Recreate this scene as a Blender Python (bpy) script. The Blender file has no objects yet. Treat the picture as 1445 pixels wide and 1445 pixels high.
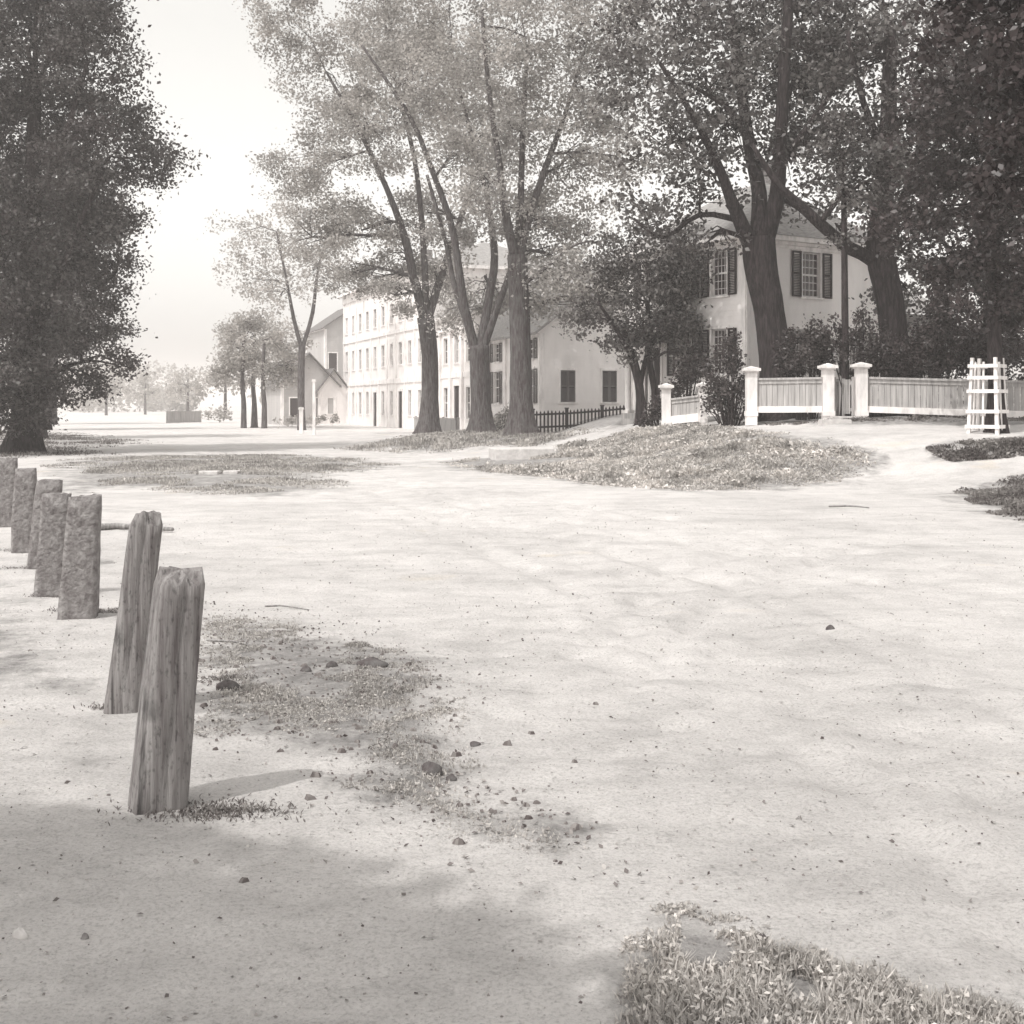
import bpy, math, random
import numpy as np
from mathutils import Vector

random.seed(7)
RNG = np.random.default_rng(11)
sc = bpy.context.scene
COL = sc.collection
F, HOR, CX, EYE = 1744.0, 572.0, 722.5, 1.7
R = math.radians

# ------------------------------------------------------------------ terrain
_LAT = np.random.default_rng(3).random((256, 256))
def vnoise(x, y, s):
    x = np.asarray(x, float) / s + 91.3; y = np.asarray(y, float) / s + 37.7
    xi = np.floor(x).astype(int); yi = np.floor(y).astype(int)
    fx = x - xi; fy = y - yi
    fx = fx * fx * (3 - 2 * fx); fy = fy * fy * (3 - 2 * fy)
    a = _LAT[xi & 255, yi & 255]; b = _LAT[(xi + 1) & 255, yi & 255]
    c = _LAT[xi & 255, (yi + 1) & 255]; d = _LAT[(xi + 1) & 255, (yi + 1) & 255]
    return (a * (1 - fx) + b * fx) * (1 - fy) + (c * (1 - fx) + d * fx) * fy - .5
def ss(t):
    t = np.clip(t, 0, 1); return t * t * (3 - 2 * t)
EDGE = np.array([(-700, 2000), (-90, 310), (-60, 220), (-38, 140), (-20, 95), (-12, 66), (-6.8, 47), (-1.5, 36), (.5, 29.6), (2.2, 26),
                 (4, 24.8), (6, 24.8), (8, 24.0), (12, 22.2), (20, 20), (60, 14), (2000, 14)], float)
def seg_dist(x, y, pts, closed=False):
    d = np.full(np.shape(x), 1e9)
    n = len(pts)
    for i in range(n if closed else n - 1):
        ax, ay = pts[i]; bx, by = pts[(i + 1) % n]
        ux, uy = bx - ax, by - ay
        t = np.clip(((x - ax) * ux + (y - ay) * uy) / (ux * ux + uy * uy + 1e-12), 0, 1)
        d = np.minimum(d, np.hypot(x - ax - t * ux, y - ay - t * uy))
    return d
def block_s(x, y):
    d = seg_dist(x, y, EDGE)
    return np.where(y > np.interp(x, EDGE[:, 0], EDGE[:, 1]), d, -d)
TRACKS = [np.array(t, float) for t in ([(2.6, -2), (2.3, 5), (1.2, 12), (-2, 22), (-5.6, 36), (-10.5, 55), (-24, 95)], [(6, 4), (4.6, 11), (1.2, 19), (-3.6, 30), (-9, 47), (-17, 70)], [(-.3, 6.5), (1.2, 11), (4.5, 16), (9, 19), (16, 19.5), (30, 18)])]
def ground_h(x, y):
    x = np.asarray(x, float); y = np.asarray(y, float)
    s = block_s(x, y)
    amp = .42 + .63 * ss((x - .6) / 5.2)
    far = ss((y - 52) / 25) * (1 - ss((x - 2) / 5))
    amp = amp * (1 - .8 * far)
    h = amp * ss((s + .3) / 7.3) + .32 * ss((s - 7) / 4) * ss((x - 1) / 3)
    rough = ss((s + .5) / 2)
    near = 1 / (1 + np.hypot(x, y) / 60)
    h = h + near * (vnoise(x, y, 1.7) * .02 + vnoise(x, y, .45) * .017 + vnoise(x, y, .17) * .012 * (1 + rough) + vnoise(x + 9, y, .09) * .006
                    + rough * vnoise(x, y, .9) * .12 + vnoise(x, y, 6) * .05)
    for pts in TRACKS:
        for off in (-.72, .72):
            q = seg_dist(x, y, pts + np.array([off, off * .25])) + vnoise(x, y, 2.5) * .25
            h = h - near * (1 - rough) * (.035 * np.exp(-(q / .13) ** 2) - .018 * np.exp(-((np.abs(q) - .27) / .12) ** 2)) * (.55 + vnoise(x, y, 3.1))
        q = seg_dist(x, y, pts)
        h = h - near * (1 - rough) * .04 * np.exp(-(q / 1.1) ** 2) * np.clip(vnoise(x, y, .24) * 2.4, 0, 1)
    # shallow wheel ruts running up the street
    q = (x * .94 + y * .34 - 6.0)
    h = h - near * .03 * np.exp(-((q + vnoise(x, y, 5) * 1.2) / .25) ** 2) * (1 - rough)
    return h
def gz(x, y): return float(ground_h(np.array([x]), np.array([y]))[0])
def W(X, Y, d): return Vector(((X - CX) / F * d, d, EYE - (Y - HOR) / F * d))
def at(X, d):
    x = (X - CX) / F * d
    return Vector((x, d, gz(x, d)))
_DS = np.concatenate([np.linspace(2.6, 60, 1400), np.linspace(60.2, 700, 1200)])
def hit(X, Y):
    xs = (X - CX) / F * _DS
    z = EYE - (Y - HOR) / F * _DS
    below = np.nonzero(z <= ground_h(xs, _DS))[0]
    i = below[0] if len(below) else len(_DS) - 1
    return (float(xs[i]), float(_DS[i]))
def poly(pix): return np.array([hit(X, Y) for X, Y in pix])
def inside(x, y, P):
    r = np.zeros(np.shape(x), bool)
    j = len(P) - 1
    for i in range(len(P)):
        xi, yi = P[i]; xj, yj = P[j]
        c = ((yi > y) != (yj > y)) & (x < (xj - xi) * (y - yi) / (yj - yi + 1e-12) + xi)
        r ^= c; j = i
    return r

# ------------------------------------------------------------------ materials
def new_mat(name):
    m = bpy.data.materials.new(name); m.use_nodes = True
    return m, m.node_tree.nodes, m.node_tree.links, m.node_tree.nodes['Principled BSDF']
def tint(v, w=.0):   # a grey of the print: dark tones a little brown, light tones a little green
    k = 1 - min(1, v / .12)
    return (v * (1.03 + .34 * k + w), v * (.985 - .08 * k + w * .3), v * (.965 - .0 * k - w), 1)
def noisy(name, a, b, scale=4, stretch=(1, 1, 1), rough=.8, bump=.3, bscale=None, dist=.01, spec=.3, warm=0., contrast=(.35, .65), wave=None):
    m, N, L, bs = new_mat(name)
    tc = N.new('ShaderNodeTexCoord'); mp = N.new('ShaderNodeMapping'); mp.inputs['Scale'].default_value = stretch
    L.new(tc.outputs['Object'], mp.inputs['Vector'])
    n1 = N.new('ShaderNodeTexNoise'); n1.inputs['Scale'].default_value = scale; n1.inputs['Detail'].default_value = 8; n1.inputs['Roughness'].default_value = .65
    L.new(mp.outputs['Vector'], n1.inputs['Vector'])
    r = N.new('ShaderNodeValToRGB'); r.color_ramp.elements[0].position, r.color_ramp.elements[1].position = contrast
    r.color_ramp.elements[0].color = tint(a, warm); r.color_ramp.elements[1].color = tint(b, warm)
    L.new(n1.outputs['Fac'], r.inputs['Fac']); L.new(r.outputs['Color'], bs.inputs['Base Color'])
    bs.inputs['Roughness'].default_value = rough; bs.inputs['Specular IOR Level'].default_value = spec
    n2 = N.new('ShaderNodeTexNoise'); n2.inputs['Scale'].default_value = bscale or scale * 3; n2.inputs['Detail'].default_value = 6
    L.new(mp.outputs['Vector'], n2.inputs['Vector'])
    bp = N.new('ShaderNodeBump'); bp.inputs['Strength'].default_value = bump; bp.inputs['Distance'].default_value = dist
    L.new(n2.outputs['Fac'], bp.inputs['Height'])
    if wave:   # clapboard laps
        wv = N.new('ShaderNodeTexWave'); wv.wave_type = 'BANDS'; wv.bands_direction = 'Z'; wv.wave_profile = 'SAW'
        wv.inputs['Scale'].default_value = wave; wv.inputs['Distortion'].default_value = .15
        L.new(tc.outputs['Object'], wv.inputs['Vector'])
        b2 = N.new('ShaderNodeBump'); b2.inputs['Strength'].default_value = .6; b2.inputs['Distance'].default_value = .02
        L.new(wv.outputs['Fac'], b2.inputs['Height']); L.new(bp.outputs['Normal'], b2.inputs['Normal'])
        L.new(b2.outputs['Normal'], bs.inputs['Normal'])
    else:
        L.new(bp.outputs['Normal'], bs.inputs['Normal'])
    return m
def leaf_mat(name, a, b, trans=.3, rough=.42, spec=.5, warm=.02):
    m, N, L, bs = new_mat(name)
    at_ = N.new('ShaderNodeAttribute'); at_.attribute_name = 'tone'
    r = N.new('ShaderNodeValToRGB'); r.color_ramp.elements[0].color = tint(a, warm); r.color_ramp.elements[1].color = tint(b, warm)
    L.new(at_.outputs['Fac'], r.inputs['Fac']); L.new(r.outputs['Color'], bs.inputs['Base Color'])
    bs.inputs['Roughness'].default_value = rough; bs.inputs['Specular IOR Level'].default_value = spec
    t = N.new('ShaderNodeBsdfTranslucent'); L.new(r.outputs['Color'], t.inputs['Color'])
    mx = N.new('ShaderNodeMixShader'); mx.inputs['Fac'].default_value = trans
    L.new(bs.outputs[0], mx.inputs[1]); L.new(t.outputs[0], mx.inputs[2])
    L.new(mx.outputs[0], N['Material Output'].inputs['Surface'])
    return m
M = {}
M['bark'] = noisy('bark', .05, .15, 7, (2.5, 2.5, .35), .9, 1.0, 12, .08, contrast=(.4, .62))
M['dark_bark'] = noisy('dark_bark', .010, .055, 7, (2.5, 2.5, .35), .9, 1.0, 12, .08, contrast=(.42, .66))
M['pale_wood'] = noisy('pale_wood', .38, .55, 6, (2, 2, .3))
M['post_wood'] = noisy('post_wood', .12, .40, 26, (1, 1, .07), .85, 1.0, 40, .02, contrast=(.30, .70))
M['granite'] = noisy('granite', .09, .30, 14, (1, 1, 1), .85, 1.0, 26, .03, contrast=(.3, .7))
M['pale_stone'] = noisy('pale_stone', .45, .6, 8, rough=.8)
M['white_paint'] = noisy('white_paint', .52, .84, 3.0, (1, 1, .3), .6, .25, contrast=(.28, .55))
M['clapboard'] = noisy('clapboard', .68, .86, .9, (1, 1, .3), .6, .12, contrast=(.25, .6), wave=1.6)
M['grey_clapboard'] = noisy('grey_clapboard', .36, .46, .9, (1, 1, .3), .6, .12, wave=1.6)
M['old_boards'] = noisy('old_boards', .22, .50, 2.2, (5, 5, .35), .8, .5, 10, .01, contrast=(.3, .7))
M['grey_boards'] = noisy('grey_boards', .22, .38, 3, (4, 4, .4), .85, .4)
M['shutter_dark'] = noisy('shutter_dark', .012, .025, 6, rough=.6, bump=.1)
M['shutter_grey'] = noisy('shutter_grey', .09, .14, 3, (1, 1, .4), .7, .1)
M['sash_paint'] = noisy('sash_paint', .55, .7, 5, rough=.6, bump=.1)
M['roof'] = noisy('roof_shingle', .20, .34, 5, (1, 1, 3), .85, .6, 14, .02)
M['dark_roof'] = noisy('dark_roof', .10, .18, 4, (1, 1, 3), .85, .6, 12, .02)
M['earth_clod'] = noisy('earth_clod', .05, .12, 12, bump=.8, dist=.01)
gm, gN, gL, gb = new_mat('window_glass')
gb.inputs['Base Color'].default_value = tint(.03); gb.inputs['Roughness'].default_value = .08; gb.inputs['Specular IOR Level'].default_value = .5
gn = gN.new('ShaderNodeTexNoise'); gn.inputs['Scale'].default_value = 2.5
gbp = gN.new('ShaderNodeBump'); gbp.inputs['Strength'].default_value = .12; gbp.inputs['Distance'].default_value = .02
gL.new(gn.outputs['Fac'], gbp.inputs['Height']); gL.new(gbp.outputs['Normal'], gb.inputs['Normal'])
M['glass'] = gm
M['hazed_pane'] = noisy('hazed_pane', .30, .42, 6, (6, 6, .3), .9, .2)  # pale window pane, distance haze put into its colour
M['leaf_elm_hazed'] = leaf_mat('leaf_elm_hazed', .24, .56, .45)  # elm leaves lightened, halation and haze put into the colour
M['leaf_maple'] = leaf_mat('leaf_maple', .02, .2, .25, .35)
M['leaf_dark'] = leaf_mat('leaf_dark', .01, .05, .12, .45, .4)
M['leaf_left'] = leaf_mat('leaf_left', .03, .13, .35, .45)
M['leaf_far_hazed'] = leaf_mat('leaf_far_hazed', .3, .55, .45)  # far leaves lightened so the colour carries the haze fade
M['leaf_shrub'] = leaf_mat('leaf_shrub', .02, .09, .2)
M['weed'] = leaf_mat('weed', .30, .78, .35, .55, .3)
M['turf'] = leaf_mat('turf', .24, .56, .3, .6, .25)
M['shade_turf'] = leaf_mat('shade_turf', .09, .30, .3, .6, .25)  # darker copy of turf with the shade put into its colour
M['litter'] = leaf_mat('litter', .08, .42, .1, .7, .2)

def ground_mat():
    m, N, L, bs = new_mat('bleached_dirt_and_grass')
    tc = N.new('ShaderNodeTexCoord')
    def noise(s, det=6, rough=.6, st=None):
        n = N.new('ShaderNodeTexNoise'); n.inputs['Scale'].default_value = s; n.inputs['Detail'].default_value = det; n.inputs['Roughness'].default_value = rough
        if st:
            mp = N.new('ShaderNodeMapping'); mp.inputs['Scale'].default_value = st; mp.inputs['Rotation'].default_value = (0, 0, R(-6))
            L.new(tc.outputs['Object'], mp.inputs['Vector']); L.new(mp.outputs['Vector'], n.inputs['Vector'])
        else: L.new(tc.outputs['Object'], n.inputs['Vector'])
        return n
    def ramp(src, stops):
        r = N.new('ShaderNodeValToRGB'); e = r.color_ramp.elements
        while len(e) < len(stops): e.new(.5)
        for k, (p, c) in enumerate(stops): e[k].position = p; e[k].color = c
        L.new(src, r.inputs['Fac']); return r
    def mix(fac, a, b, bt='MIX'):
        x = N.new('ShaderNodeMix'); x.data_type = 'RGBA'; x.blend_type = bt
        if isinstance(fac, float): x.inputs[0].default_value = fac
        else: L.new(fac, x.inputs[0])
        for sock, v in ((x.inputs[6], a), (x.inputs[7], b)):
            if isinstance(v, tuple): sock.default_value = v
            else: L.new(v, sock)
        return x.outputs[2]
    big = noise(.35, 8, .65); mid = noise(2.2, 10, .7); fine = noise(14, 8, .75); strk = noise(1.0, 10, .75, (.8, 1.7, 1)); grit = noise(60, 4, .8)
    dirt = ramp(mid.outputs['Fac'], [(.32, tint(.34)), (.48, tint(.56)), (.66, tint(.67))]).outputs['Color']
    dirt = mix(.45, dirt, ramp(big.outputs['Fac'], [(.40, tint(.38)), (.56, tint(.66))]).outputs['Color'])
    dirt = mix(.35, dirt, ramp(strk.outputs['Fac'], [(.36, tint(.40)), (.54, tint(.66))]).outputs['Color'])
    speck = ramp(fine.outputs['Fac'], [(.30, (.42, .42, .42, 1)), (.42, (1, 1, 1, 1))]).outputs['Color']
    dirt = mix(.6, dirt, speck, 'MULTIPLY')
    dirt = mix(.65, dirt, ramp(grit.outputs['Fac'], [(.32, (.5, .5, .5, 1)), (.52, (1, 1, 1, 1))]).outputs['Color'], 'MULTIPLY')
    stain = ramp(noise(.55, 4, .5).outputs['Fac'], [(.66, (1, 1, 1, 1)), (.74, (.95, .86, .70, 1))]).outputs['Color']
    dirt = mix(.6, dirt, stain, 'MULTIPLY')
    turf = ramp(noise(5, 10, .75).outputs['Fac'], [(.32, tint(.16)), (.5, tint(.28)), (.7, tint(.45))]).outputs['Color']
    ga = N.new('ShaderNodeAttribute'); ga.attribute_name = 'grass'
    ed = noise(1.6, 10, .75)
    ma = N.new('ShaderNodeMath'); ma.operation = 'MULTIPLY_ADD'; ma.inputs[1].default_value = 1.6; ma.inputs[2].default_value = -.8
    L.new(ed.outputs['Fac'], ma.inputs[0])
    ad = N.new('ShaderNodeMath'); ad.operation = 'ADD'; L.new(ga.outputs['Fac'], ad.inputs[0]); L.new(ma.outputs[0], ad.inputs[1])
    fac = ramp(ad.outputs[0], [(.36, (0, 0, 0, 1)), (.68, (1, 1, 1, 1))]).outputs['Color']
    L.new(mix(fac, dirt, turf), bs.inputs['Base Color'])
    bs.inputs['Roughness'].default_value = .95; bs.inputs['Specular IOR Level'].default_value = .1
    b1 = N.new('ShaderNodeBump'); b1.inputs['Strength'].default_value = .9; b1.inputs['Distance'].default_value = .035
    L.new(fine.outputs['Fac'], b1.inputs['Height'])
    b0 = N.new('ShaderNodeBump'); b0.inputs['Strength'].default_value = .8; b0.inputs['Distance'].default_value = .008; L.new(grit.outputs['Fac'], b0.inputs['Height']); L.new(b0.outputs['Normal'], b1.inputs['Normal'])
    b2 = N.new('ShaderNodeBump'); b2.inputs['Strength'].default_value = .6; b2.inputs['Distance'].default_value = .06
    L.new(mid.outputs['Fac'], b2.inputs['Height']); L.new(b1.outputs['Normal'], b2.inputs['Normal'])
    L.new(b2.outputs['Normal'], bs.inputs['Normal'])
    return m
M['ground'] = ground_mat()

# ------------------------------------------------------------------ objects
ORIG = {}
def tag(o, label=None, cat=None, group=None, kind=None):
    if label: o['label'] = label
    if cat: o['category'] = cat
    if group: o['group'] = group
    if kind: o['kind'] = kind
    return o
def thing(name, label, cat, loc, group=None):
    o = bpy.data.objects.new(name, None); COL.objects.link(o); o.location = loc; o.empty_display_size = .2
    ORIG[o.name] = Vector(loc)
    return tag(o, label, cat, group)
def link_mesh(name, me, m, parent=None, origin=None):
    me.materials.append(m)
    o = bpy.data.objects.new(name, me); COL.objects.link(o)
    if parent:
        o.parent = parent; ORIG[o.name] = ORIG[parent.name]
    else:
        o.location = origin if origin is not None else (0, 0, 0); ORIG[o.name] = Vector(o.location)
    return o
class MB:
    def __init__(s): s.v = []; s.f = []
    def quad(s, *p):
        n = len(s.v); s.v += [tuple(q) for q in p]; s.f.append(tuple(range(n, n + len(p))))
    def box8(s, p):   # p: 8 corners, bottom loop then top loop
        n = len(s.v); s.v += [tuple(q) for q in p]
        for f in ((3, 2, 1, 0), (4, 5, 6, 7), (0, 1, 5, 4), (1, 2, 6, 5), (2, 3, 7, 6), (3, 0, 4, 7)): s.f.append(tuple(n + k for k in f))
    def obox(s, P, a0, a1, o0, o1, z0, z1):
        s.box8([P(a0, o0, z0), P(a1, o0, z0), P(a1, o1, z0), P(a0, o1, z0), P(a0, o0, z1), P(a1, o0, z1), P(a1, o1, z1), P(a0, o1, z1)])
    def tube(s, pts, rad, n=8, cap=True, wob=0., ridge=False, flare=None):
        base = None; pts = [Vector(p) for p in pts]
        for i, p in enumerate(pts):
            t = (pts[min(i + 1, len(pts) - 1)] - pts[max(i - 1, 0)]).normalized()
            x = t.cross(Vector((0, 1, 0.13)));
            if x.length < .1: x = t.cross(Vector((1, 0, 0)))
            x.normalize(); y = t.cross(x)
            k = len(s.v)
            for j in range(n):
                a = 2 * math.pi * j / n; rr = rad[i] * (1 + wob * (math.sin(3 * a + i * .3) * .6 + random.uniform(-.35, .35)))
                if ridge: rr *= 1 + .035 * math.sin(9 * a + i * .25) + .025 * math.sin(15 * a - i * .4) + (flare[i] * (.5 + .6 * math.sin(5 * a + 1)) if flare else 0)
                s.v.append(tuple(p + x * (math.cos(a) * rr) + y * (math.sin(a) * rr)))
            if base is not None:
                for j in range(n): s.f.append((base + j, base + (j + 1) % n, k + (j + 1) % n, k + j))
            base = k
        if cap: s.f.append(tuple(base + j for j in range(n)))
    def build(s, name, m, parent=None, origin=None, smooth=False):
        o0 = ORIG[parent.name] if parent else Vector(origin if origin is not None else (0, 0, 0))
        me = bpy.data.meshes.new(name)
        me.from_pydata([(x - o0.x, y - o0.y, z - o0.z) for x, y, z in s.v], [], s.f); me.update()
        if smooth: me.polygons.foreach_set('use_smooth', [True] * len(me.polygons))
        return link_mesh(name, me, m, parent, origin)
def mesh_np(name, v, k, tone, m, parent=None, origin=None):
    """v: (n*k,3) vertices of n faces with k corners; tone: (n,) per face"""
    o0 = np.array(ORIG[parent.name] if parent else (origin if origin is not None else (0, 0, 0)), float)
    me = bpy.data.meshes.new(name); n = len(v) // k
    me.vertices.add(len(v)); me.vertices.foreach_set('co', (v - o0).astype(np.float32).ravel())
    me.loops.add(len(v)); me.loops.foreach_set('vertex_index', np.arange(len(v), dtype=np.int32))
    me.polygons.add(n); me.polygons.foreach_set('loop_start', np.arange(0, len(v), k, dtype=np.int32))
    try: me.polygons.foreach_set('loop_total', np.full(n, k, np.int32))
    except Exception: pass
    a = me.attributes.new('tone', 'FLOAT', 'FACE'); a.data.foreach_set('value', tone.astype(np.float32))
    me.update(calc_edges=True); me.validate()
    return link_mesh(name, me, m, parent, origin)

def leaves(c, size, up=.35, aspect=.62):
    """rhombic leaves at the centres c (n,3), random facing"""
    n = len(c)
    nr = RNG.normal(size=(n, 3)); nr[:, 2] += up * 2; nr /= np.linalg.norm(nr, axis=1)[:, None]
    t = np.cross(nr, RNG.normal(size=(n, 3))); t /= np.linalg.norm(t, axis=1)[:, None] + 1e-9
    b = np.cross(nr, t)
    s = (size * RNG.uniform(.6, 1.35, n))[:, None]
    q = np.stack([c - t * s * .5, c + b * s * aspect * .5 + t * s * .08, c + t * s * .5 - nr * s * .12, c - b * s * aspect * .5 + t * s * .08], 1)
    return q.reshape(-1, 3)
def blades(base, h, wid, lean=.45):
    n = len(base)
    a = RNG.uniform(0, 2 * np.pi, n); hh = h * RNG.uniform(.45, 1.25, n)
    d = np.stack([np.cos(a), np.sin(a), np.zeros(n)], 1); e = np.stack([-np.sin(a), np.cos(a), np.zeros(n)], 1)
    ln = RNG.uniform(0, lean, n)[:, None]
    tip = base + d * hh[:, None] * ln + np.array([0, 0, 1]) * hh[:, None]
    midp = base + d * hh[:, None] * ln * .35 + np.array([0, 0, 1]) * hh[:, None] * .55
    w = (wid * RNG.uniform(.6, 1.3, n))[:, None]
    return np.stack([base - e * w * .5, base + e * w * .5, midp + e * w * .4, tip], 1).reshape(-1, 3) if False else \
        np.stack([base - e * w * .4, midp + e * w * .5, tip, midp - e * w * .5], 1).reshape(-1, 3)

# ------------------------------------------------------------------ trees
def tree(name, label, cat, d, trunk, limbs, blobs, leaf=.12, lai=2.0, lm='leaf_elm_hazed', bm='bark', group=None, dz=None, crad=.55, deep=2.2, twigs=True, seed=0):
    """trunk/limbs: pixel polylines (X, Y, radius px[, depth offset]) at distance d; blobs: (X, Y, rx, ry px[, depth offset])"""
    rs = np.random.default_rng(100 + seed)
    k = d / F
    g = at(trunk[0][0], d)
    root = thing(name, label, cat, g, group)
    tb = MB()
    def path(p, off=0.):
        out = []
        for i, q in enumerate(p):
            dd = d + (q[3] if len(q) > 3 else off * i / max(1, len(p) - 1))
            v = W(q[0], q[1], d); s = dd / d
            out.append(Vector((v.x, dd, v.z)))
        return out
    def dense(pts, rad, m=3):
        P, Q = [], []
        n = len(pts)
        for i in range(n - 1):
            p0, p1, p2, p3 = pts[max(i - 1, 0)], pts[i], pts[i + 1], pts[min(i + 2, n - 1)]
            for j in range(m):
                t = j / m
                P.append(.5 * ((2 * p1) + (p2 - p0) * t + (2 * p0 - 5 * p1 + 4 * p2 - p3) * t * t + (3 * p1 - p0 - 3 * p2 + p3) * t ** 3))
                Q.append(rad[i] * (1 - t) + rad[i + 1] * t)
        return P + [pts[-1]], Q + [rad[-1]]
    tp = path(trunk); tr = [q[2] * k for q in trunk]
    tp[0].z = g.z - .25; tr[0] *= 1.15
    P, Q = dense(tp, tr, 4)
    P = [P[0], P[0].lerp(P[1], .25), P[0].lerp(P[1], .5), P[0].lerp(P[1], .75)] + P[1:]; Q = [Q[0]] * 4 + Q[1:]
    tb.tube(P, Q, 30 if d < 70 else 12, wob=.05, ridge=d < 70, flare=[.38 * max(0, 1 - (p.z - g.z) / 1.1) ** 2 if p.z > g.z else .4 for p in P])
    skel = [(p, r) for p, r in zip(P[len(P) // 2:], Q[len(Q) // 2:])]
    for li, lb in enumerate(limbs):
        lp = path(lb, off=(1.2 if li % 2 else -1.2)); lr = [q[2] * k * (.78 if lm == 'leaf_elm_hazed' else .92) for q in lb]
        P, Q = dense(lp, lr, 3)
        tb.tube(P, Q, 8, wob=.06)
        skel += list(zip(P, Q))
    SP = np.array([tuple(p) for p, r in skel]); SR = np.array([r for p, r in skel])
    C, T, S = [], [], []
    for bi, b in enumerate(blobs):
        off = b[4] if len(b) > 4 else rs.uniform(-1, 1) * deep
        rx, rz = b[2] * k, b[3] * k; ry = max(.5, (rx + rz) * .55)
        c = np.array(W(b[0], b[1], d)); c[1] += off
        area = math.pi * rx * rz
        nl = int(lai * area / (.3 * leaf * leaf))
        cr = crad * (.7 + .3 * min(1.5, min(rx, rz)))
        ncl = max(5, int(area * 2.0 / (cr * cr * 2.2)))
        u = rs.normal(size=(ncl, 3)); u /= np.linalg.norm(u, axis=1)[:, None]
        rad = rs.uniform(.1, 1, ncl) ** (1 / 2.2)
        cc = c + u * rad[:, None] * np.array([rx, ry, rz])
        per = rs.multinomial(nl, rs.dirichlet(np.full(ncl, 2.2)))
        ctone = np.clip(rs.normal(.45, .22, ncl), 0, 1)
        idx = np.repeat(np.arange(ncl), per)
        pos = cc[idx] + rs.normal(size=(len(idx), 3)) * np.array([cr, cr, cr * .62]) * .62
        C.append(pos); T.append(np.clip(ctone[idx] + rs.normal(0, .22, len(idx)), 0, 1))
        if twigs:
            # one branch from the skeleton to the blob, and twigs out to its clumps
            dist = np.linalg.norm(SP - c, axis=1) + np.where(SP[:, 2] > c[2] + rz * .3, 2.0, 0)
            j = int(np.argmin(dist)); p0 = Vector(SP[j]); r0 = max(.014, min(.09, SR[j] * .55))
            pc = Vector(c); md = (p0 + pc) * .5 + Vector((rs.uniform(-.3, .3), rs.uniform(-.3, .3), rs.uniform(.0, .5)))
            bp = [p0, (p0 + md) * .5, md, (md + pc) * .5, pc]
            tb.tube(bp, [r0, r0 * .9, r0 * .8, r0 * .65, r0 * .5], 5)
            for q in rs.permutation(ncl)[:min(ncl, 13)]:
                e = Vector(cc[q]); s0 = bp[rs.integers(1, 5)]
                mm = (s0 + e) * .5 + Vector((0, 0, rs.uniform(0, .3)))
                tb.tube([s0, mm, e], [r0 * .34, r0 * .22, r0 * .1], 4, cap=False)
    tb.build('trunk', M[bm], root, smooth=True)
    C = np.concatenate(C); T = np.concatenate(T)
    keep = C[:, 2] > ground_h(C[:, 0], C[:, 1]) + .3
    C, T = C[keep], T[keep]
    mesh_np('crown', leaves(C, leaf), 4, T, M[lm], root)
    return root
def shrub(name, label, X, d, blobs, leaf=.1, lai=3, lm='leaf_shrub', cat='shrub', group=None, seed=0):
    k = d / F; rs = np.random.default_rng(500 + seed)
    g = at(X, d); root = thing(name, label, cat, g, group)
    tb = MB(); C, T = [], []
    for b in blobs:
        c = np.array(W(b[0], b[1], d)); c[1] += rs.uniform(-.25, .25)
        rx, rz = b[2] * k, b[3] * k; ry = (rx + rz) * .5
        nl = int(lai * math.pi * rx * rz / (.3 * leaf * leaf)); ncl = max(6, int(14 * rx * rz / .25))
        u = rs.normal(size=(ncl, 3)); u /= np.linalg.norm(u, axis=1)[:, None]
        cc = c + u * (rs.uniform(.1, 1, ncl) ** .45)[:, None] * np.array([rx, ry, rz])
        idx = rs.integers(0, ncl, nl)
        C.append(cc[idx] + rs.normal(size=(nl, 3)) * .11); T.append(np.clip(rs.normal(.42, .25, ncl)[idx] + rs.normal(0, .2, nl), 0, 1))
        for q in range(min(ncl, 12 if d < 80 else 0)):
            e = Vector(cc[q]); s0 = Vector((g.x + (e.x - g.x) * .35, g.y + (e.y - g.y) * .4, g.z - .05))
            tb.tube([s0, (s0 + e) * .5 + Vector((0, 0, .05)), e], [.022, .014, .005], 5, cap=False)
    if tb.v: tb.build('stem', M['dark_bark'], root, smooth=True)
    C = np.concatenate(C); T = np.concatenate(T); keep = C[:, 2] > ground_h(C[:, 0], C[:, 1]) + .03
    mesh_np('foliage', leaves(C[keep], leaf), 4, T[keep], M[lm], root)
    return root

# ------------------------------------------------------------------ the ground, road and paths
POLY = {}
POLY['bank'] = poly([(600, 648), (690, 641), (745, 640), (800, 625), (900, 604), (1000, 601), (1065, 605), (1120, 612), (1200, 624), (1240, 636), (1262, 655), (1180, 681), (1100, 691), (960, 693), (850, 686), (750, 673), (660, 664)])
POLY['left_band'] = poly([(60, 652), (150, 643), (250, 640), (430, 641), (540, 647), (600, 660), (480, 668), (500, 690), (400, 703), (300, 700), (180, 690), (80, 702), (30, 700)])
POLY['street_verge'] = poly([(470, 634), (540, 621), (600, 612), (690, 606), (800, 606), (880, 604), (800, 622), (740, 632), (690, 631), (600, 641), (520, 637)])
POLY['left_far'] = poly([(-60, 606), (60, 606), (150, 614), (240, 626), (120, 634), (220, 640), (60, 646), (-60, 650)])
POLY['triangle'] = poly([(1305, 634), (1365, 621), (1460, 619), (1520, 622), (1520, 640), (1445, 645), (1345, 653)])
POLY['right_patch'] = poly([(1343, 692), (1400, 675), (1445, 668), (1560, 655), (1560, 760), (1445, 738), (1390, 724)])
POLY['front_weeds'] = poly([(835, 1445), (855, 1390), (885, 1325), (915, 1280), (1000, 1276), (1065, 1298), (1155, 1335), (1255, 1372), (1340, 1390), (1445, 1435), (1510, 1480), (1400, 1560), (900, 1560)])
POLY['gutter'] = poly([(290, 872), (420, 885), (560, 915), (640, 960), (650, 1060), (700, 1120), (860, 1165), (820, 1188), (650, 1182), (480, 1130), (400, 1095), (520, 1080), (420, 1050), (280, 1040), (270, 960)])
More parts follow.
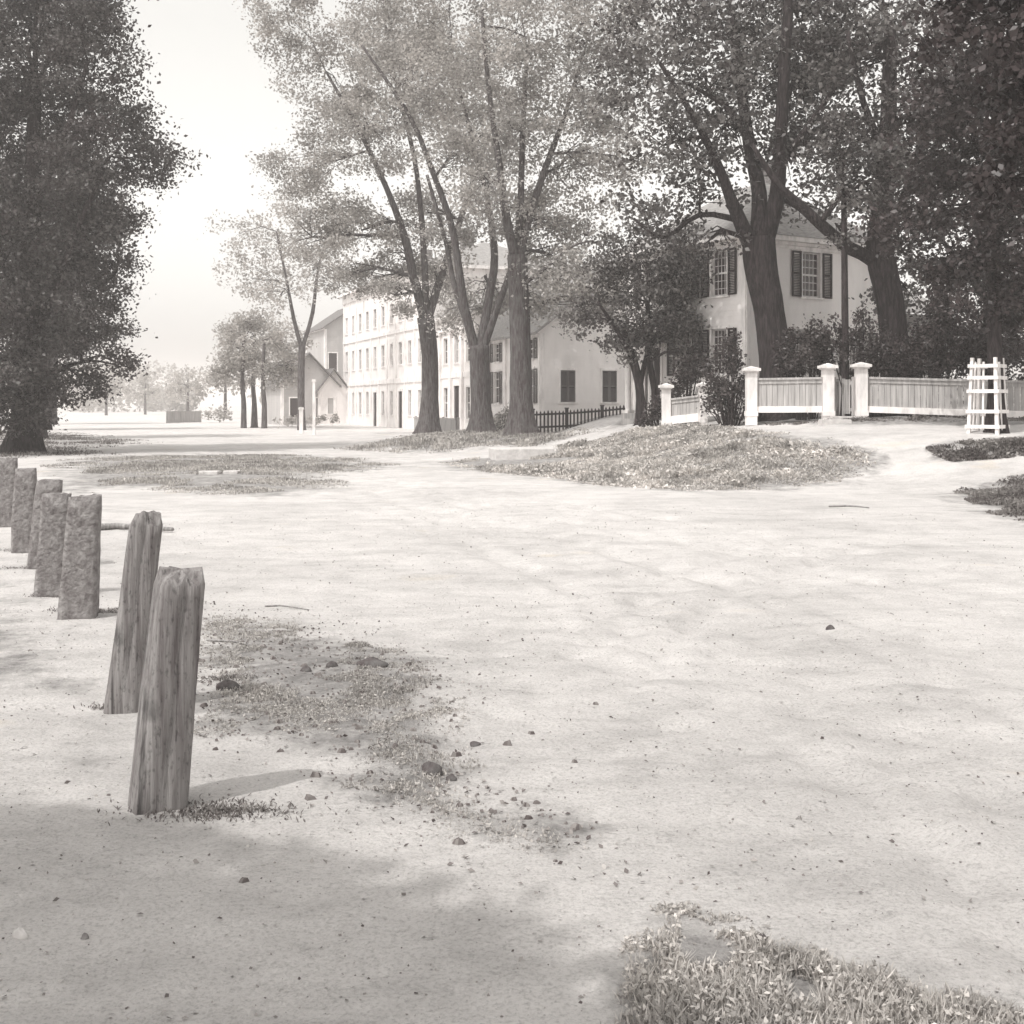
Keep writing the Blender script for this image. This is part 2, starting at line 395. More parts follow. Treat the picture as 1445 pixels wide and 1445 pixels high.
POLY['left_path'] = poly([(-120, 800), (30, 820), (80, 868), (150, 930), (185, 985), (60, 985), (-120, 1000)])
POLY['walk'] = poly([(980, 600), (1070, 600), (1150, 604), (1210, 608), (1370, 609), (1370, 618), (1295, 627), (1312, 652), (1340, 655), (1445, 647), (1560, 640), (1560, 652), (1445, 666), (1395, 675), (1340, 694), (1262, 668), (1262, 642), (1205, 622), (1100, 610)])
POLY['slab_walk'] = poly([(560, 650), (690, 634), (760, 632), (830, 612), (880, 607), (890, 609), (800, 628), (775, 640), (690, 646)])
STRENGTH = {'bank': 1, 'left_band': .72, 'street_verge': .75, 'left_far': .7, 'triangle': 1, 'right_patch': 1, 'front_weeds': .75, 'gutter': .8, 'left_path': .55}
def grass_value(x, y):
    g = np.zeros(np.shape(x))
    s = block_s(x, y)
    g = np.maximum(g, np.clip((s - 8.2) / 1.2, 0, 1) * np.where(x > -1, 1, .35))           # garden side of the sidewalk
    dist = np.hypot(x, y)
    g = np.maximum(g, .55 * ss((-x - y * .42 - 3.5) / 4) * ss((y - 16) / 8))                 # ground under the left-hand trees
    for n, st in STRENGTH.items():
        P = POLY[n]; w = .05 * dist + .08
        lo = P.min(0) - 6; hi = P.max(0) + 6
        m = (x > lo[0]) & (x < hi[0]) & (y > lo[1]) & (y < hi[1])
        sd = seg_dist(x[m], y[m], P, True) * np.where(inside(x[m], y[m], P), 1, -1)
        g[m] = np.maximum(g[m], st * np.clip(.5 + sd / (2 * w[m]), 0, 1))
    for n in ('walk', 'slab_walk'):
        P = POLY[n]; lo = P.min(0) - 3; hi = P.max(0) + 3
        m = (x > lo[0]) & (x < hi[0]) & (y > lo[1]) & (y < hi[1])
        sd = seg_dist(x[m], y[m], P, True) * np.where(inside(x[m], y[m], P), 1, -1)
        g[m] *= 1 - np.clip(.5 + sd / .3, 0, 1)
    return g
def build_ground():
    nx, ny = 620, 760
    u = np.linspace(-7.2, 7.2, nx); xs = 2.2 * np.sinh(u)
    v = np.linspace(-4.2, 7.7, ny); ys = 4.5 + 2.5 * np.sinh(v)
    X, Y = np.meshgrid(xs, ys)
    Z = ground_h(X, Y)
    G = grass_value(X.ravel(), Y.ravel())
    V = np.stack([X.ravel(), Y.ravel(), Z.ravel()], 1)
    i = np.arange(ny - 1)[:, None] * nx + np.arange(nx - 1)[None, :]
    Q = np.stack([i, i + 1, i + nx + 1, i + nx], -1).reshape(-1, 4)
    cx = V[Q, 0].mean(1); cy = V[Q, 1].mean(1); cg = G[Q].mean(1)
    walk = inside(cx, cy, POLY['walk']) | inside(cx, cy, POLY['slab_walk'])
    s = block_s(cx, cy)
    road = (cg < .4) & (s < 9) & (np.abs(cx) < 250) & ~walk
    for name, sel in (('dirt_road', road), ('path', walk), ('ground', ~(road | walk))):
        q = Q[sel]; used, inv = np.unique(q, return_inverse=True); inv = inv.reshape(-1, 4)
        me = bpy.data.meshes.new(name)
        me.vertices.add(len(used)); me.vertices.foreach_set('co', V[used].astype(np.float32).ravel())
        n = len(q); me.loops.add(n * 4); me.loops.foreach_set('vertex_index', inv.astype(np.int32).ravel())
        me.polygons.add(n); me.polygons.foreach_set('loop_start', np.arange(0, n * 4, 4, dtype=np.int32))
        a = me.attributes.new('grass', 'FLOAT', 'POINT'); a.data.foreach_set('value', G[used].astype(np.float32))
        me.update(calc_edges=True); me.polygons.foreach_set('use_smooth', np.ones(n, bool))
        o = link_mesh(name, me, M['ground']); tag(o, kind='structure')
build_ground()

def scatter(P, n, rs=RNG):
    lo, hi = P.min(0), P.max(0); out = []
    while sum(map(len, out)) < n:
        c = rs.uniform(lo, hi, (n * 2, 2)); out.append(c[inside(c[:, 0], c[:, 1], P)])
    return np.concatenate(out)[:n]
def clump(c, thr, s):  # keep points where the clump noise is high
    v = vnoise(c[:, 0], c[:, 1], s) + vnoise(c[:, 0] + 50, c[:, 1], s * .4) * .6
    return c[v > thr]
def on_ground(c, lift=0.): return np.stack([c[:, 0], c[:, 1], ground_h(c[:, 0], c[:, 1]) + lift], 1)
CLEAR = [hit(735, 645) + (1.35,), hit(700, 652) + (1.0,), hit(770, 652) + (.9,), hit(740, 655) + (1.,), hit(296, 671) + (.45,), hit(327, 670) + (.4,), (.61, 3.85, .1)]
def grass_patch(name, label, P, n, h, wid, m='turf', thr=-.4, s=.5, leafy=0, leaf=.05, soft=1., thin=1.):
    c = clump(scatter(P, n), thr, s)
    if thin < 1: c = c[vnoise(c[:, 0], c[:, 1], .16) + vnoise(c[:, 0], c[:, 1], .06) * .8 > RNG.uniform(-.45, .75, len(c)) * thin]
    sd = seg_dist(c[:, 0], c[:, 1], P, True); dist = np.hypot(c[:, 0], c[:, 1]); wd = soft * (.03 * dist + .08)
    c = c[sd / wd + 1.6 * vnoise(c[:, 0], c[:, 1], s * .7) + .9 * vnoise(c[:, 0], c[:, 1], s * .25) > RNG.uniform(0, 1, len(c))]
    w = inside(c[:, 0], c[:, 1], POLY['walk']) | inside(c[:, 0], c[:, 1], POLY['slab_walk'])
    c = c[~w]
    for kx, ky, kr in CLEAR: c = c[np.hypot(c[:, 0] - kx, c[:, 1] - ky) > kr]
    b = on_ground(c, -.005)
    wd = soft * (.03 * np.hypot(c[:, 0], c[:, 1]) + .08)
    hh = h * (1 + 1.2 * vnoise(c[:, 0], c[:, 1], .8)) * np.clip(.4 + .5 * seg_dist(c[:, 0], c[:, 1], P, True) / wd, .4, 1)
    V = [blades(b, hh, wid, .95)]
    tn = np.clip(vnoise(c[:, 0], c[:, 1], .6) * .9 + .45 + RNG.normal(0, .2, len(c)), 0, 1); T = [tn]
    if leafy:
        q = RNG.integers(0, len(c), int(len(c) * leafy))
        lc = b[q] + RNG.normal(size=(len(q), 3)) * leaf * .5; lc[:, 2] = b[q, 2] + RNG.uniform(.15, 1.0, len(q)) * hh[q]
        V.append(leaves(lc, leaf, 1.0, .55)); T.append(np.clip(tn[q] + RNG.normal(0, .25, len(q)), 0, 1))
    o = mesh_np(name, np.concatenate(V), 4, np.concatenate(T), M[m])
    return tag(o, label, 'grass', kind='stuff')
grass_patch('grass', 'short sunlit grass over the raised bank', POLY['bank'], 70000, .07, .035, 'weed', -.42, 1.1, .35, .07, 1.2)
grass_patch('weeds', 'taller leafy weeds standing about the raised bank', POLY['bank'], 22000, .15, .04, 'weed', .1, 1.0, .9, .12, .8)
grass_patch('grass', 'short worn grass on the near side of the left trees', POLY['left_band'], 60000, .06, .03, 'turf', .0, 1.6, .1, .06, 1.5)
grass_patch('grass', 'rough grass round the feet of the elms', POLY['street_verge'], 26000, .16, .04, 'turf', -.25, 1.4, .3, .1)
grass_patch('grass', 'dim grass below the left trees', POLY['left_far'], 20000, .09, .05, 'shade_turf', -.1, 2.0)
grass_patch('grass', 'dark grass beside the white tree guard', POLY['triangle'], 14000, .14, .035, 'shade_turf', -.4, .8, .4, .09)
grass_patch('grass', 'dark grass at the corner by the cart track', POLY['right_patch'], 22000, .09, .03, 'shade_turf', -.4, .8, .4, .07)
grass_patch('weeds', 'clover and coarse grass in the foreground', POLY['front_weeds'] * 1.0, 15000, .05, .0065, 'weed', -.32, .22, .5, .02, .8)
_g0 = POLY['gutter']; POLY['gutter'] = _g0.mean(0) + (_g0 - _g0.mean(0)) * 1.12
grass_patch('grass', 'sparse tufts along the dry gutter', POLY['gutter'], 110000, .024, .006, 'turf', -.1, .6, .35, .018, 1.2, .8)
POLY['gutter'] = _g0
# strip of grass between sidewalk and garden fence, and the lawn behind
strip = np.array([(5.0, 36.4), (9.0, 33.6), (13.9, 32.2), (20, 31), (20, 33.6), (14, 33.3), (9, 34.8), (6.9, 35.8), (5.6, 37.3)])
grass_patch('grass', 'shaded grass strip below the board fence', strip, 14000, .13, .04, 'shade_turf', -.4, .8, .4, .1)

# ------------------------------------------------------------------ posts
def cracked_wood():
    m = noisy('weathered_wood', .09, .32, 30, (1, 1, .06), .85, .9, 44, .02, contrast=(.3, .7)); N, L = m.node_tree.nodes, m.node_tree.links
    bs = N['Principled BSDF']; src = bs.inputs['Base Color'].links[0].from_socket
    tc = N.new('ShaderNodeTexCoord'); cur = src
    for sc_, st, p0, p1, lo in ((11, (1, 1, .05), .33, .40, .25), (5, (1, 1, .6), .30, .38, .45), (60, (1, 1, .5), .30, .45, .55)):
        mp = N.new('ShaderNodeMapping'); mp.inputs['Scale'].default_value = st; L.new(tc.outputs['Object'], mp.inputs['Vector'])
        n = N.new('ShaderNodeTexNoise'); n.inputs['Scale'].default_value = sc_; n.inputs['Detail'].default_value = 5; L.new(mp.outputs[0], n.inputs['Vector'])
        r = N.new('ShaderNodeValToRGB'); r.color_ramp.elements[0].position = p0; r.color_ramp.elements[1].position = p1
        r.color_ramp.elements[0].color = (lo, lo, lo, 1); L.new(n.outputs['Fac'], r.inputs['Fac'])
        x = N.new('ShaderNodeMix'); x.data_type = 'RGBA'; x.blend_type = 'MULTIPLY'; x.inputs[0].default_value = 1; L.new(cur, x.inputs[6]); L.new(r.outputs[0], x.inputs[7]); cur = x.outputs[2]
    L.new(cur, bs.inputs['Base Color'])
    return m
M['cracked_wood'] = cracked_wood()
def wood_post(label, X, Yb, d, w, h, leanx, yaw, seed):
    rs = random.Random(seed); g = at(X, d); root = thing('wooden_post', label, 'post', g, 'posts along the road edge')
    n = 36; rings = 26; mb = MB()
    for i in range(rings):
        t = i / (rings - 1); z = -.25 + t * (h + .25); tz = max(0, z / h)
        taper = 1.10 - .16 * tz
        for j in range(n):
            a = 2 * math.pi * j / n
            # squared log: superellipse, with one deep drying crack and worn arrises
            ca, sa = math.cos(a), math.sin(a); r = (abs(ca) ** 5 + abs(sa) ** 5) ** (-1 / 5) * w / 2 * taper
            crack = {27: .80 + .12 * abs(math.sin(7 * t)), 22: .97, 31: .96, 8: .93}.get(j, 1) if t > .25 else {27: .95}.get(j, 1)
            r *= crack * (1 + .03 * math.sin(5 * t + j * .5 + seed) + .012 * math.sin(j * 2.9 + 2 * t)) * (1 + rs.uniform(-.01, .01))
            zz = z
            if i == rings - 1: zz += rs.uniform(-.022, .008) + .022 * math.sin(a * 2 + seed) - (.05 if 28 <= j <= 31 else 0)
            if i == rings - 1: r *= .86
            x, y = r * ca, r * sa; c, s_ = math.cos(yaw), math.sin(yaw)
            mb.v.append((g.x + x * c - y * s_ + leanx * tz, g.y + x * s_ + y * c + .02 * tz, g.z + zz))
    for i in range(rings - 1):
        for j in range(n): mb.f.append((i * n + j, i * n + (j + 1) % n, (i + 1) * n + (j + 1) % n, (i + 1) * n + j))
    top = (rings - 1) * n; k = len(mb.v); mb.v.append((g.x + leanx, g.y + .02, g.z + h + .015))
    for j in range(n): mb.f.append((top + j, top + (j + 1) % n, k))
    o = mb.build('shaft', M['cracked_wood'], root, smooth=True)
    o.data.polygons.foreach_set('use_smooth', [len(p.vertices) == 4 for p in o.data.polygons])
    return root
def stone_post(label, X, d, w, dep, h, leanx, yaw, seed):
    rs = random.Random(seed); g = at(X, d)
    n = 24; rings = 12; mb = MB(); c, s_ = math.cos(yaw), math.sin(yaw)
    for i in range(rings):
        t = i / (rings - 1); z = -.25 + t * (h + .25); tz = max(0, z / h)
        for j in range(n):
            a = 2 * math.pi * (j + .5) / n; ca, sa = math.cos(a), math.sin(a)
            r = (abs(ca) ** 7 + abs(sa) ** 7) ** (-1 / 7)
            r *= (1 + rs.uniform(-.025, .025)) * (1.05 - .08 * tz) * (.95 if i == rings - 1 else 1)
            x, y = r * ca * w / 2 * (1 + .05 * math.sin(z * 5 + seed)), r * sa * dep / 2
            mb.v.append((g.x + x * c - y * s_ + leanx * tz, g.y + x * s_ + y * c, g.z + z + (rs.uniform(-.015, .015) if i == rings - 1 else 0)))
    for i in range(rings - 1):
        for j in range(n): mb.f.append((i * n + j, i * n + (j + 1) % n, (i + 1) * n + (j + 1) % n, (i + 1) * n + j))
    mb.f.append(tuple((rings - 1) * n + j for j in range(n)))
    o = mb.build('stone_post', M['granite'], None, g)
    o.data.polygons.foreach_set('use_smooth', [len(p.vertices) == 4 for p in o.data.polygons])
    return tag(o, label, 'post', 'posts along the road edge')
wood_post('weathered squared wooden post nearest the viewer, long crack and chipped top', 221, 1135, 5.27, .205, .99, .10, R(28), 3)
wood_post('slimmer rounded wooden post leaning right, behind the largest wooden post', 173, 998, 6.96, .185, 1.10, .135, R(12), 5)
stone_post('broad pale rough granite post, nearest of the stone posts', 110, 9.95, .27, .2, .97, .06, R(10), 1)
stone_post('narrower granite post half hidden behind the broad pale stone post', 72, 11.1, .26, .2, .91, .05, R(14), 2)
stone_post('leaning granite post with bright left edge, third of the stone posts', 56, 13.0, .26, .22, .92, .11, R(20), 4)
stone_post('upright grey granite post with pale top, fourth of the stone posts', 33, 14.4, .25, .22, .97, .03, R(16), 6)
stone_post('farthest granite post, only partly visible past the others', 8, 17.2, .26, .22, .95, .03, R(18), 9)

# ------------------------------------------------------------------ buildings
def frame(O, ang):
    u = Vector((math.cos(ang), math.sin(ang), 0)); nrm = Vector((math.sin(ang), -math.cos(ang), 0))   # outward normal to the right of travel
    O = Vector(O)
    return lambda a, o, z: O + u * a + nrm * o + Vector((0, 0, z))
def wall(mb, P, L, z0, z1, rects, reveal=.14, top=None):
    """wall plane o=0 with openings; top(a) gives the height of a gable"""
    xs = sorted({0, L} | {r[0] for r in rects} | {r[1] for r in rects} | ({L / 2} if top else set()))
    zs = sorted({z0, z1} | {r[2] for r in rects} | {r[3] for r in rects})
    for a, b in zip(xs, xs[1:]):
        for c, e in zip(zs, zs[1:]):
            if any(r[0] <= a and b <= r[1] and r[2] <= c and e <= r[3] for r in rects): continue
            mb.quad(P(a, 0, c), P(b, 0, c), P(b, 0, e), P(a, 0, e))
    for r in rects:
        a, b, c, e = r[:4]
        mb.quad(P(a, 0, c), P(b, 0, c), P(b, -reveal, c), P(a, -reveal, c)); mb.quad(P(a, 0, e), P(a, -reveal, e), P(b, -reveal, e), P(b, 0, e))
        mb.quad(P(a, 0, c), P(a, -reveal, c), P(a, -reveal, e), P(a, 0, e)); mb.quad(P(b, 0, c), P(b, 0, e), P(b, -reveal, e), P(b, -reveal, c))
def shutter(root, P, a0, a1, z0, z1, m, o=.012):
    mb = MB(); t = .06
    mb.obox(P, a0, a0 + t, o, o + .045, z0, z1); mb.obox(P, a1 - t, a1, o, o + .045, z0, z1)
    for zz in (z0, (z0 + z1) / 2 - t / 2, z1 - t): mb.obox(P, a0 + t, a1 - t, o, o + .043, zz, zz + t)
    z = z0 + t + .01
    while z < z1 - t - .03:
        if abs(z - (z0 + z1) / 2) > t * .8:
            mb.box8([P(a0 + t, o, z), P(a1 - t, o, z), P(a1 - t, o + .008, z), P(a0 + t, o + .008, z), P(a0 + t, o + .03, z - .03), P(a1 - t, o + .03, z - .03), P(a1 - t, o + .038, z - .03), P(a0 + t, o + .038, z - .03)])
        z += .055
    return mb.build('shutter', m, root)
def window(root, P, r, cols=4, rows=6, shut='open', sm='shutter_dark', detail=True, frame_m='white_paint', hazed=0.):
    a0, a1, z0, z1 = r; w = a1 - a0
    if shut == 'closed':
        gap = .01
        shutter(root, P, a0 + gap, (a0 + a1) / 2 - .006, z0 + gap, z1 - gap, M[sm], -.05); shutter(root, P, (a0 + a1) / 2 + .006, a1 - gap, z0 + gap, z1 - gap, M[sm], -.05)
    f = MB(); t = .07
    f.obox(P, a0 - t, a0 + .02, -.10, .028, z0, z1); f.obox(P, a1 - .02, a1 + t, -.10, .028, z0, z1)
    f.obox(P, a0 - t - .02, a1 + t + .02, -.10, .04, z1, z1 + .11)
    fo = f.build('window', M[frame_m], root)
    s = MB(); s.obox(P, a0 - t - .04, a1 + t + .04, -.10, .09, z0 - .06, z0); s.build('sill', M[frame_m], fo)
    g = MB(); g.obox(P, a0 + .02, a1 - .02, -.13, -.122, z0, z1); g.build('pane', M['hazed_pane' if random.random() < hazed else 'glass'], fo)
    if detail and shut != 'closed':
        b = MB(); zm = (z0 + z1) / 2
        b.obox(P, a0 + .02, a0 + .06, -.12, -.085, z0, z1); b.obox(P, a1 - .06, a1 - .02, -.12, -.085, z0, z1)
        b.obox(P, a0 + .06, a1 - .06, -.12, -.083, z0, z0 + .06); b.obox(P, a0 + .06, a1 - .06, -.12, -.083, z1 - .05, z1); b.obox(P, a0 + .06, a1 - .06, -.12, -.081, zm - .03, zm + .03)
        for i in range(1, cols):
            a = a0 + .06 + (w - .12) * i / cols; b.obox(P, a - .011, a + .011, -.12, -.095, z0 + .05, z1 - .05)
        for j in range(1, rows):
            z = z0 + (z1 - z0) * j / rows
            if abs(z - zm) > .05: b.obox(P, a0 + .05, a1 - .05, -.12, -.097, z - .011, z + .011)
        b.build('sash', M['sash_paint'], fo)
    if shut == 'open':
        sw = w / 2
        shutter(root, P, a0 - t - sw, a0 - t - .005, z0, z1, M[sm], .03); shutter(root, P, a1 + t + .005, a1 + t + sw, z0, z1, M[sm], .03)
    return fo
def door(root, P, a0, a1, z0, z1, m='shutter_dark'):
    mb = MB(); mb.obox(P, a0, a1, -.12, -.07, z0, z1)
    for (x0, x1) in ((a0 + .12, (a0 + a1) / 2 - .06), ((a0 + a1) / 2 + .06, a1 - .12)):
        for (q0, q1) in ((z0 + .2, z0 + .9), (z0 + 1.05, z1 - .15)): mb.obox(P, x0, x1, -.07, -.052, q0, q1)
    d_ = mb.build('door', M[m], root)
    f = MB(); f.obox(P, a0 - .12, a0, -.1, .03, z0, z1); f.obox(P, a1, a1 + .12, -.1, .03, z0, z1); f.obox(P, a0 - .15, a1 + .15, -.1, .05, z1, z1 + .18)
    f.build('door_frame', M['white_paint'], d_)
    h = MB(); h.obox(P, a1 - .12, a1 - .06, -.07, -.03, z0 + .95, z0 + 1.02); h.build('handle', M['granite'], d_)
def slab_roof(mb, corners, th=.14):
    up = Vector((0, 0, th)); n = len(corners)
    k = len(mb.v); mb.v += [tuple(c) for c in corners] + [tuple(Vector(c) + up) for c in corners]
    mb.f.append(tuple(k + i for i in reversed(range(n)))); mb.f.append(tuple(k + n + i for i in range(n)))
    for i in range(n): mb.f.append((k + i, k + (i + 1) % n, k + n + (i + 1) % n, k + n + i))

# --- the white house with dark shutters behind the board fence
def house_main():
    O = Vector((7.77, 41.0, 0)); z0, ze = .9, 7.24
    root = thing('white_house', 'large white clapboard house with open dark shutters behind the board fence', 'house', (O.x, O.y, gz(O.x, O.y)))
    ang = math.atan2(.545, .839); LF, LL = 6.6, 6.2
    Pf = frame(O, ang)                                    # front wall, to the right
    u = Vector((math.cos(ang), math.sin(ang), 0)); v = Vector((-math.sin(ang), math.cos(ang), 0))
    Ol = O + v * LL; Pl = frame(Ol, ang - math.pi / 2)    # left wall travelled from the far end to the near corner
    Or = O + u * LF; Pr = frame(Or, ang + math.pi / 2); Pb = frame(Or + v * LL, ang + math.pi)
    fw = [(2.6, 3.5, 5.42, 6.98), (2.3, 3.2, 2.75, 4.3), (5.0, 5.9, 2.75, 4.3)]
    fw[2] = (4.95, 5.85, 2.75, 4.3)
    lw = [(LL - 1.7, LL - .9, 5.42, 6.98), (LL - 3.55, LL - 2.75, 5.42, 6.98), (LL - 5.4, LL - 4.6, 5.42, 6.98), (LL - 1.7, LL - .9, 2.75, 4.3), (LL - 3.5, LL - 2.7, 2.75, 4.3)]
    dr = (LL - 5.25, LL - 4.4, 1.45, 3.8)
    w = MB(); wall(w, Pf, LF, z0, ze, fw); wall(w, Pl, LL, z0, ze, lw + [dr]); wall(w, Pr, LL, z0, ze, []); wall(w, Pb, LF, z0, ze, [])
    w.build('wall', M['clapboard'], root)
    for r in fw: window(root, Pf, r)
    for r in lw: window(root, Pl, r)
    door(root, Pl, *dr)
    c = MB()                                             # corner boards, frieze, cornice
    for P, L in ((Pf, LF), (Pl, LL), (Pr, LL), (Pb, LF)):
        c.obox(P, .0, .2, .0, .035, z0, ze - .2); c.obox(P, L - .2, L, .0, .035, z0, ze - .2)
        c.obox(P, -.0, L, .0, .05, ze - .2, ze); c.obox(P, -.05, L + .05, .05, .16, ze - .1, ze)
    c.build('trim', M['white_paint'], root)
    co = MB(); co.obox(Pf, -.42, LF + .42, -LL - .42, .42, ze, ze + .16); co.build('cornice', M['white_paint'], root)
    r = MB(); e = .46; zr = ze + .165; zt = ze + 2.5
    A = [Pf(-e, e, zr), Pf(LF + e, e, zr), Pf(LF + e, -LL - e, zr), Pf(-e, -LL - e, zr)]
    T = [Pf(LF / 2 - .1, -LL / 2 + .8, zt), Pf(LF / 2 - .1, -LL / 2 - .8, zt)]
    r.quad(A[0], A[1], T[0]); r.quad(A[1], A[2], T[1], T[0]); r.quad(A[2], A[3], T[1]); r.quad(A[3], A[0], T[0], T[1]); r.quad(A[3], A[2], A[1], A[0])
    ro = r.build('roof', M['roof'], root)
    ch = MB(); ch.obox(Pf, LF - 1.6, LF - .9, -LL + 1.6, -LL + 2.3, zr, zt + 1.0); ch.obox(Pf, LF - 1.67, LF - .83, -LL + 1.53, -LL + 2.37, zt + 1.0, zt + 1.16); ch.build('chimney', M['granite'], ro)
    # entrance porch on the left wall
    pz = 1.42; p0, p1 = LL - 5.6, LL - 4.0
    fl = MB(); fl.obox(Pl, p0, p1, .0, .85, pz - .5, pz); fl.obox(Pl, p0 + .5, p1 - .5, .85, 1.15, pz - .5, pz - .2); pf = fl.build('porch', M['old_boards'], root)
    cl = MB()
    for a in (p0 + .15, p1 - .15):
        q = [Pl(a, .65, pz), Pl(a, .65, pz + 2.5)]
        cl2 = MB(); cl2.tube([Pl(a, .65, pz), Pl(a, .65, pz + 1.2), Pl(a, .65, pz + 2.5)], [.12, .115, .095], 14)
        cl2.obox(Pl, a - .16, a + .16, 0.49, 0.81, pz, pz + .1); cl2.obox(Pl, a - .15, a + .15, 0.50, 0.80, pz + 2.42, pz + 2.5); cl2.build('column', M['white_paint'], pf)
    rf = MB(); rf.obox(Pl, p0 - .1, p1 + .1, .052, .88, pz + 2.5, pz + 2.78); rf.obox(Pl, p0 - .22, p1 + .22, .054, 1.0, pz + 2.78, pz + 2.88); rf.build('porch_roof', M['grey_boards'], pf)
    # lower wing stretching away to the right
    wO = Or + u * .01 + v * 1.2; Pw = frame(wO, ang); LW = 5.0; wz = 5.2
    ww = [(1.0, 1.9, 2.7, 4.2), (3.1, 4.0, 2.7, 4.2)]
    wm = MB(); wall(wm, Pw, LW, z0, wz, ww); Pe = frame(wO + u * LW, ang + math.pi / 2); wall(wm, Pe, 5.0, z0, wz, [])
    wg = wm.build('wing_wall', M['clapboard'], root)
    for q in ww: window(root, Pw, q)
    wr = MB(); wr.quad(Pw(0, .35, wz), Pw(LW + .35, .35, wz), Pw(LW + .35, -2.5, wz + 1.5), Pw(0, -2.5, wz + 1.5)); wr.quad(Pw(0, -5.3, wz), Pw(0, -2.5, wz + 1.5), Pw(LW + .35, -2.5, wz + 1.5), Pw(LW + .35, -5.3, wz)); wr.build('wing_roof', M['roof'], root)
house_main()

SU = Vector((.34, -.94, 0)).normalized()     # along the street facades, towards the viewer
SANG = math.atan2(SU.y, SU.x)
def gable_house(name, label, O, ang, L, D, z0, ze, rise, gable_rects, left_rects, shut, sm, cols=2, rows=4, wm='clapboard', rm='roof', door_r=None, detail=True, pil=False, cat='house'):
    """front gable from O along ang (length L), depth D behind it; left_rects: openings of the wall on the left"""
    O = Vector((O[0], O[1], 0)); root = thing(name, label, cat, (O.x, O.y, gz(O.x, O.y)))
    u = Vector((math.cos(ang), math.sin(ang), 0)); v = Vector((-math.sin(ang), math.cos(ang), 0))
    Pf = frame(O, ang); Pl = frame(O + v * D, ang - math.pi / 2); Pr = frame(O + u * L, ang + math.pi / 2); Pb = frame(O + u * L + v * D, ang + math.pi)
    w = MB(); low = [r for r in gable_rects if r[3] <= ze]; hi = [r for r in gable_rects if r[3] > ze]
    wall(w, Pf, L, z0, ze, low)
    wall(w, Pl, D, z0, ze, left_rects + ([door_r] if door_r else [])); wall(w, Pr, D, z0, ze, []); wall(w, Pb, L, z0, ze, [])
    for P, rr in ((Pf, hi), (Pb, [])):
        if rr:
            r = rr[0]; h = lambda a: ze + rise * (1 - abs(2 * a / L - 1))
            w.quad(P(0, 0, ze), P(r[0], 0, ze), P(r[0], 0, h(r[0])))
            w.quad(P(r[1], 0, ze), P(L, 0, ze), P(r[1], 0, h(r[1])))
            m_ = [P(r[0], 0, r[3]), P(r[1], 0, r[3]), P(r[1], 0, h(r[1]))] + ([P(L / 2, 0, ze + rise)] if r[0] < L / 2 < r[1] else []) + [P(r[0], 0, h(r[0]))]
            w.quad(*m_)
            if r[2] > ze: w.quad(P(r[0], 0, ze), P(r[1], 0, ze), P(r[1], 0, r[2]), P(r[0], 0, r[2]))
            if not r[0] < L / 2 < r[1]:
                e1 = (r[1], L / 2) if r[1] < L / 2 else (L / 2, r[0])
                if r[1] < L / 2:
                    w.f.pop(); w.v = w.v[:-len(m_)] if r[2] <= ze else w.v
        else: w.quad(P(0, 0, ze), P(L, 0, ze), P(L / 2, 0, ze + rise))
    w.build('wall', M[wm], root)
    for r in gable_rects: window(root, Pf, r, cols, rows, shut[0], sm, detail)
    for r in left_rects: window(root, Pl, r, cols, rows, shut[1], sm, detail)
    if door_r: door(root, Pl, *door_r)
    t = MB()
    for P, LL in ((Pf, L), (Pl, D), (Pr, D)):
        for a in (0, LL - .22):
            q = MB(); q.obox(P, a, a + .22, 0, .035, z0, ze - .2); q.build('corner_board', M['white_paint'], root)
    for P, LL in ((Pl, D), (Pr, D)): 
        q = MB(); q.obox(P, 0, LL, 0, .12, ze - .2, ze - .02); q.build('frieze', M['white_paint'], root)
    if pil:
        n = 4
        for i in range(1, n):
            a = D * i / n; q = MB(); q.obox(Pl, a - .2, a + .2, 0, .10, z0, ze - .2); q.build('pilaster', M['white_paint'], root)
    r = MB(); e = .4; k = rise / (L / 2)
    for sgn in (0, 1):
        a_e = -e if not sgn else L + e; ze_ = ze - e * k + .02
        c = [Pf(a_e, e, ze_), Pf(L / 2, e, ze + rise + .02), Pf(L / 2, -D - e, ze + rise + .02), Pf(a_e, -D - e, ze_)]
        slab_roof(r, c if not sgn else c[::-1], .13)
    r.build('roof', M[rm], root)
    return root
SPERP = math.atan2(.34, .94)
gable_house('white_house', 'white gable-ended house with closed grey shutters behind the picket fence', (1.36, 60), SPERP, 9.2, 10, -.1, 5.4, 3.6,
            [(1.05, 1.88, 1.85, 3.42), (3.28, 4.11, 1.85, 3.42), (6.2, 7.03, 1.85, 3.42)],
            [(.8, 1.7, 1.8, 3.5), (3.2, 4.1, 1.8, 3.5), (8.3, 9.2, 1.8, 3.5), (.8, 1.7, 4.0, 5.0), (3.2, 4.1, 4.0, 5.0), (8.3, 9.2, 4.0, 5.0)],
            ('closed', 'open'), 'shutter_grey', pil=True, door_r=(5.7, 6.7, .6, 3.2))

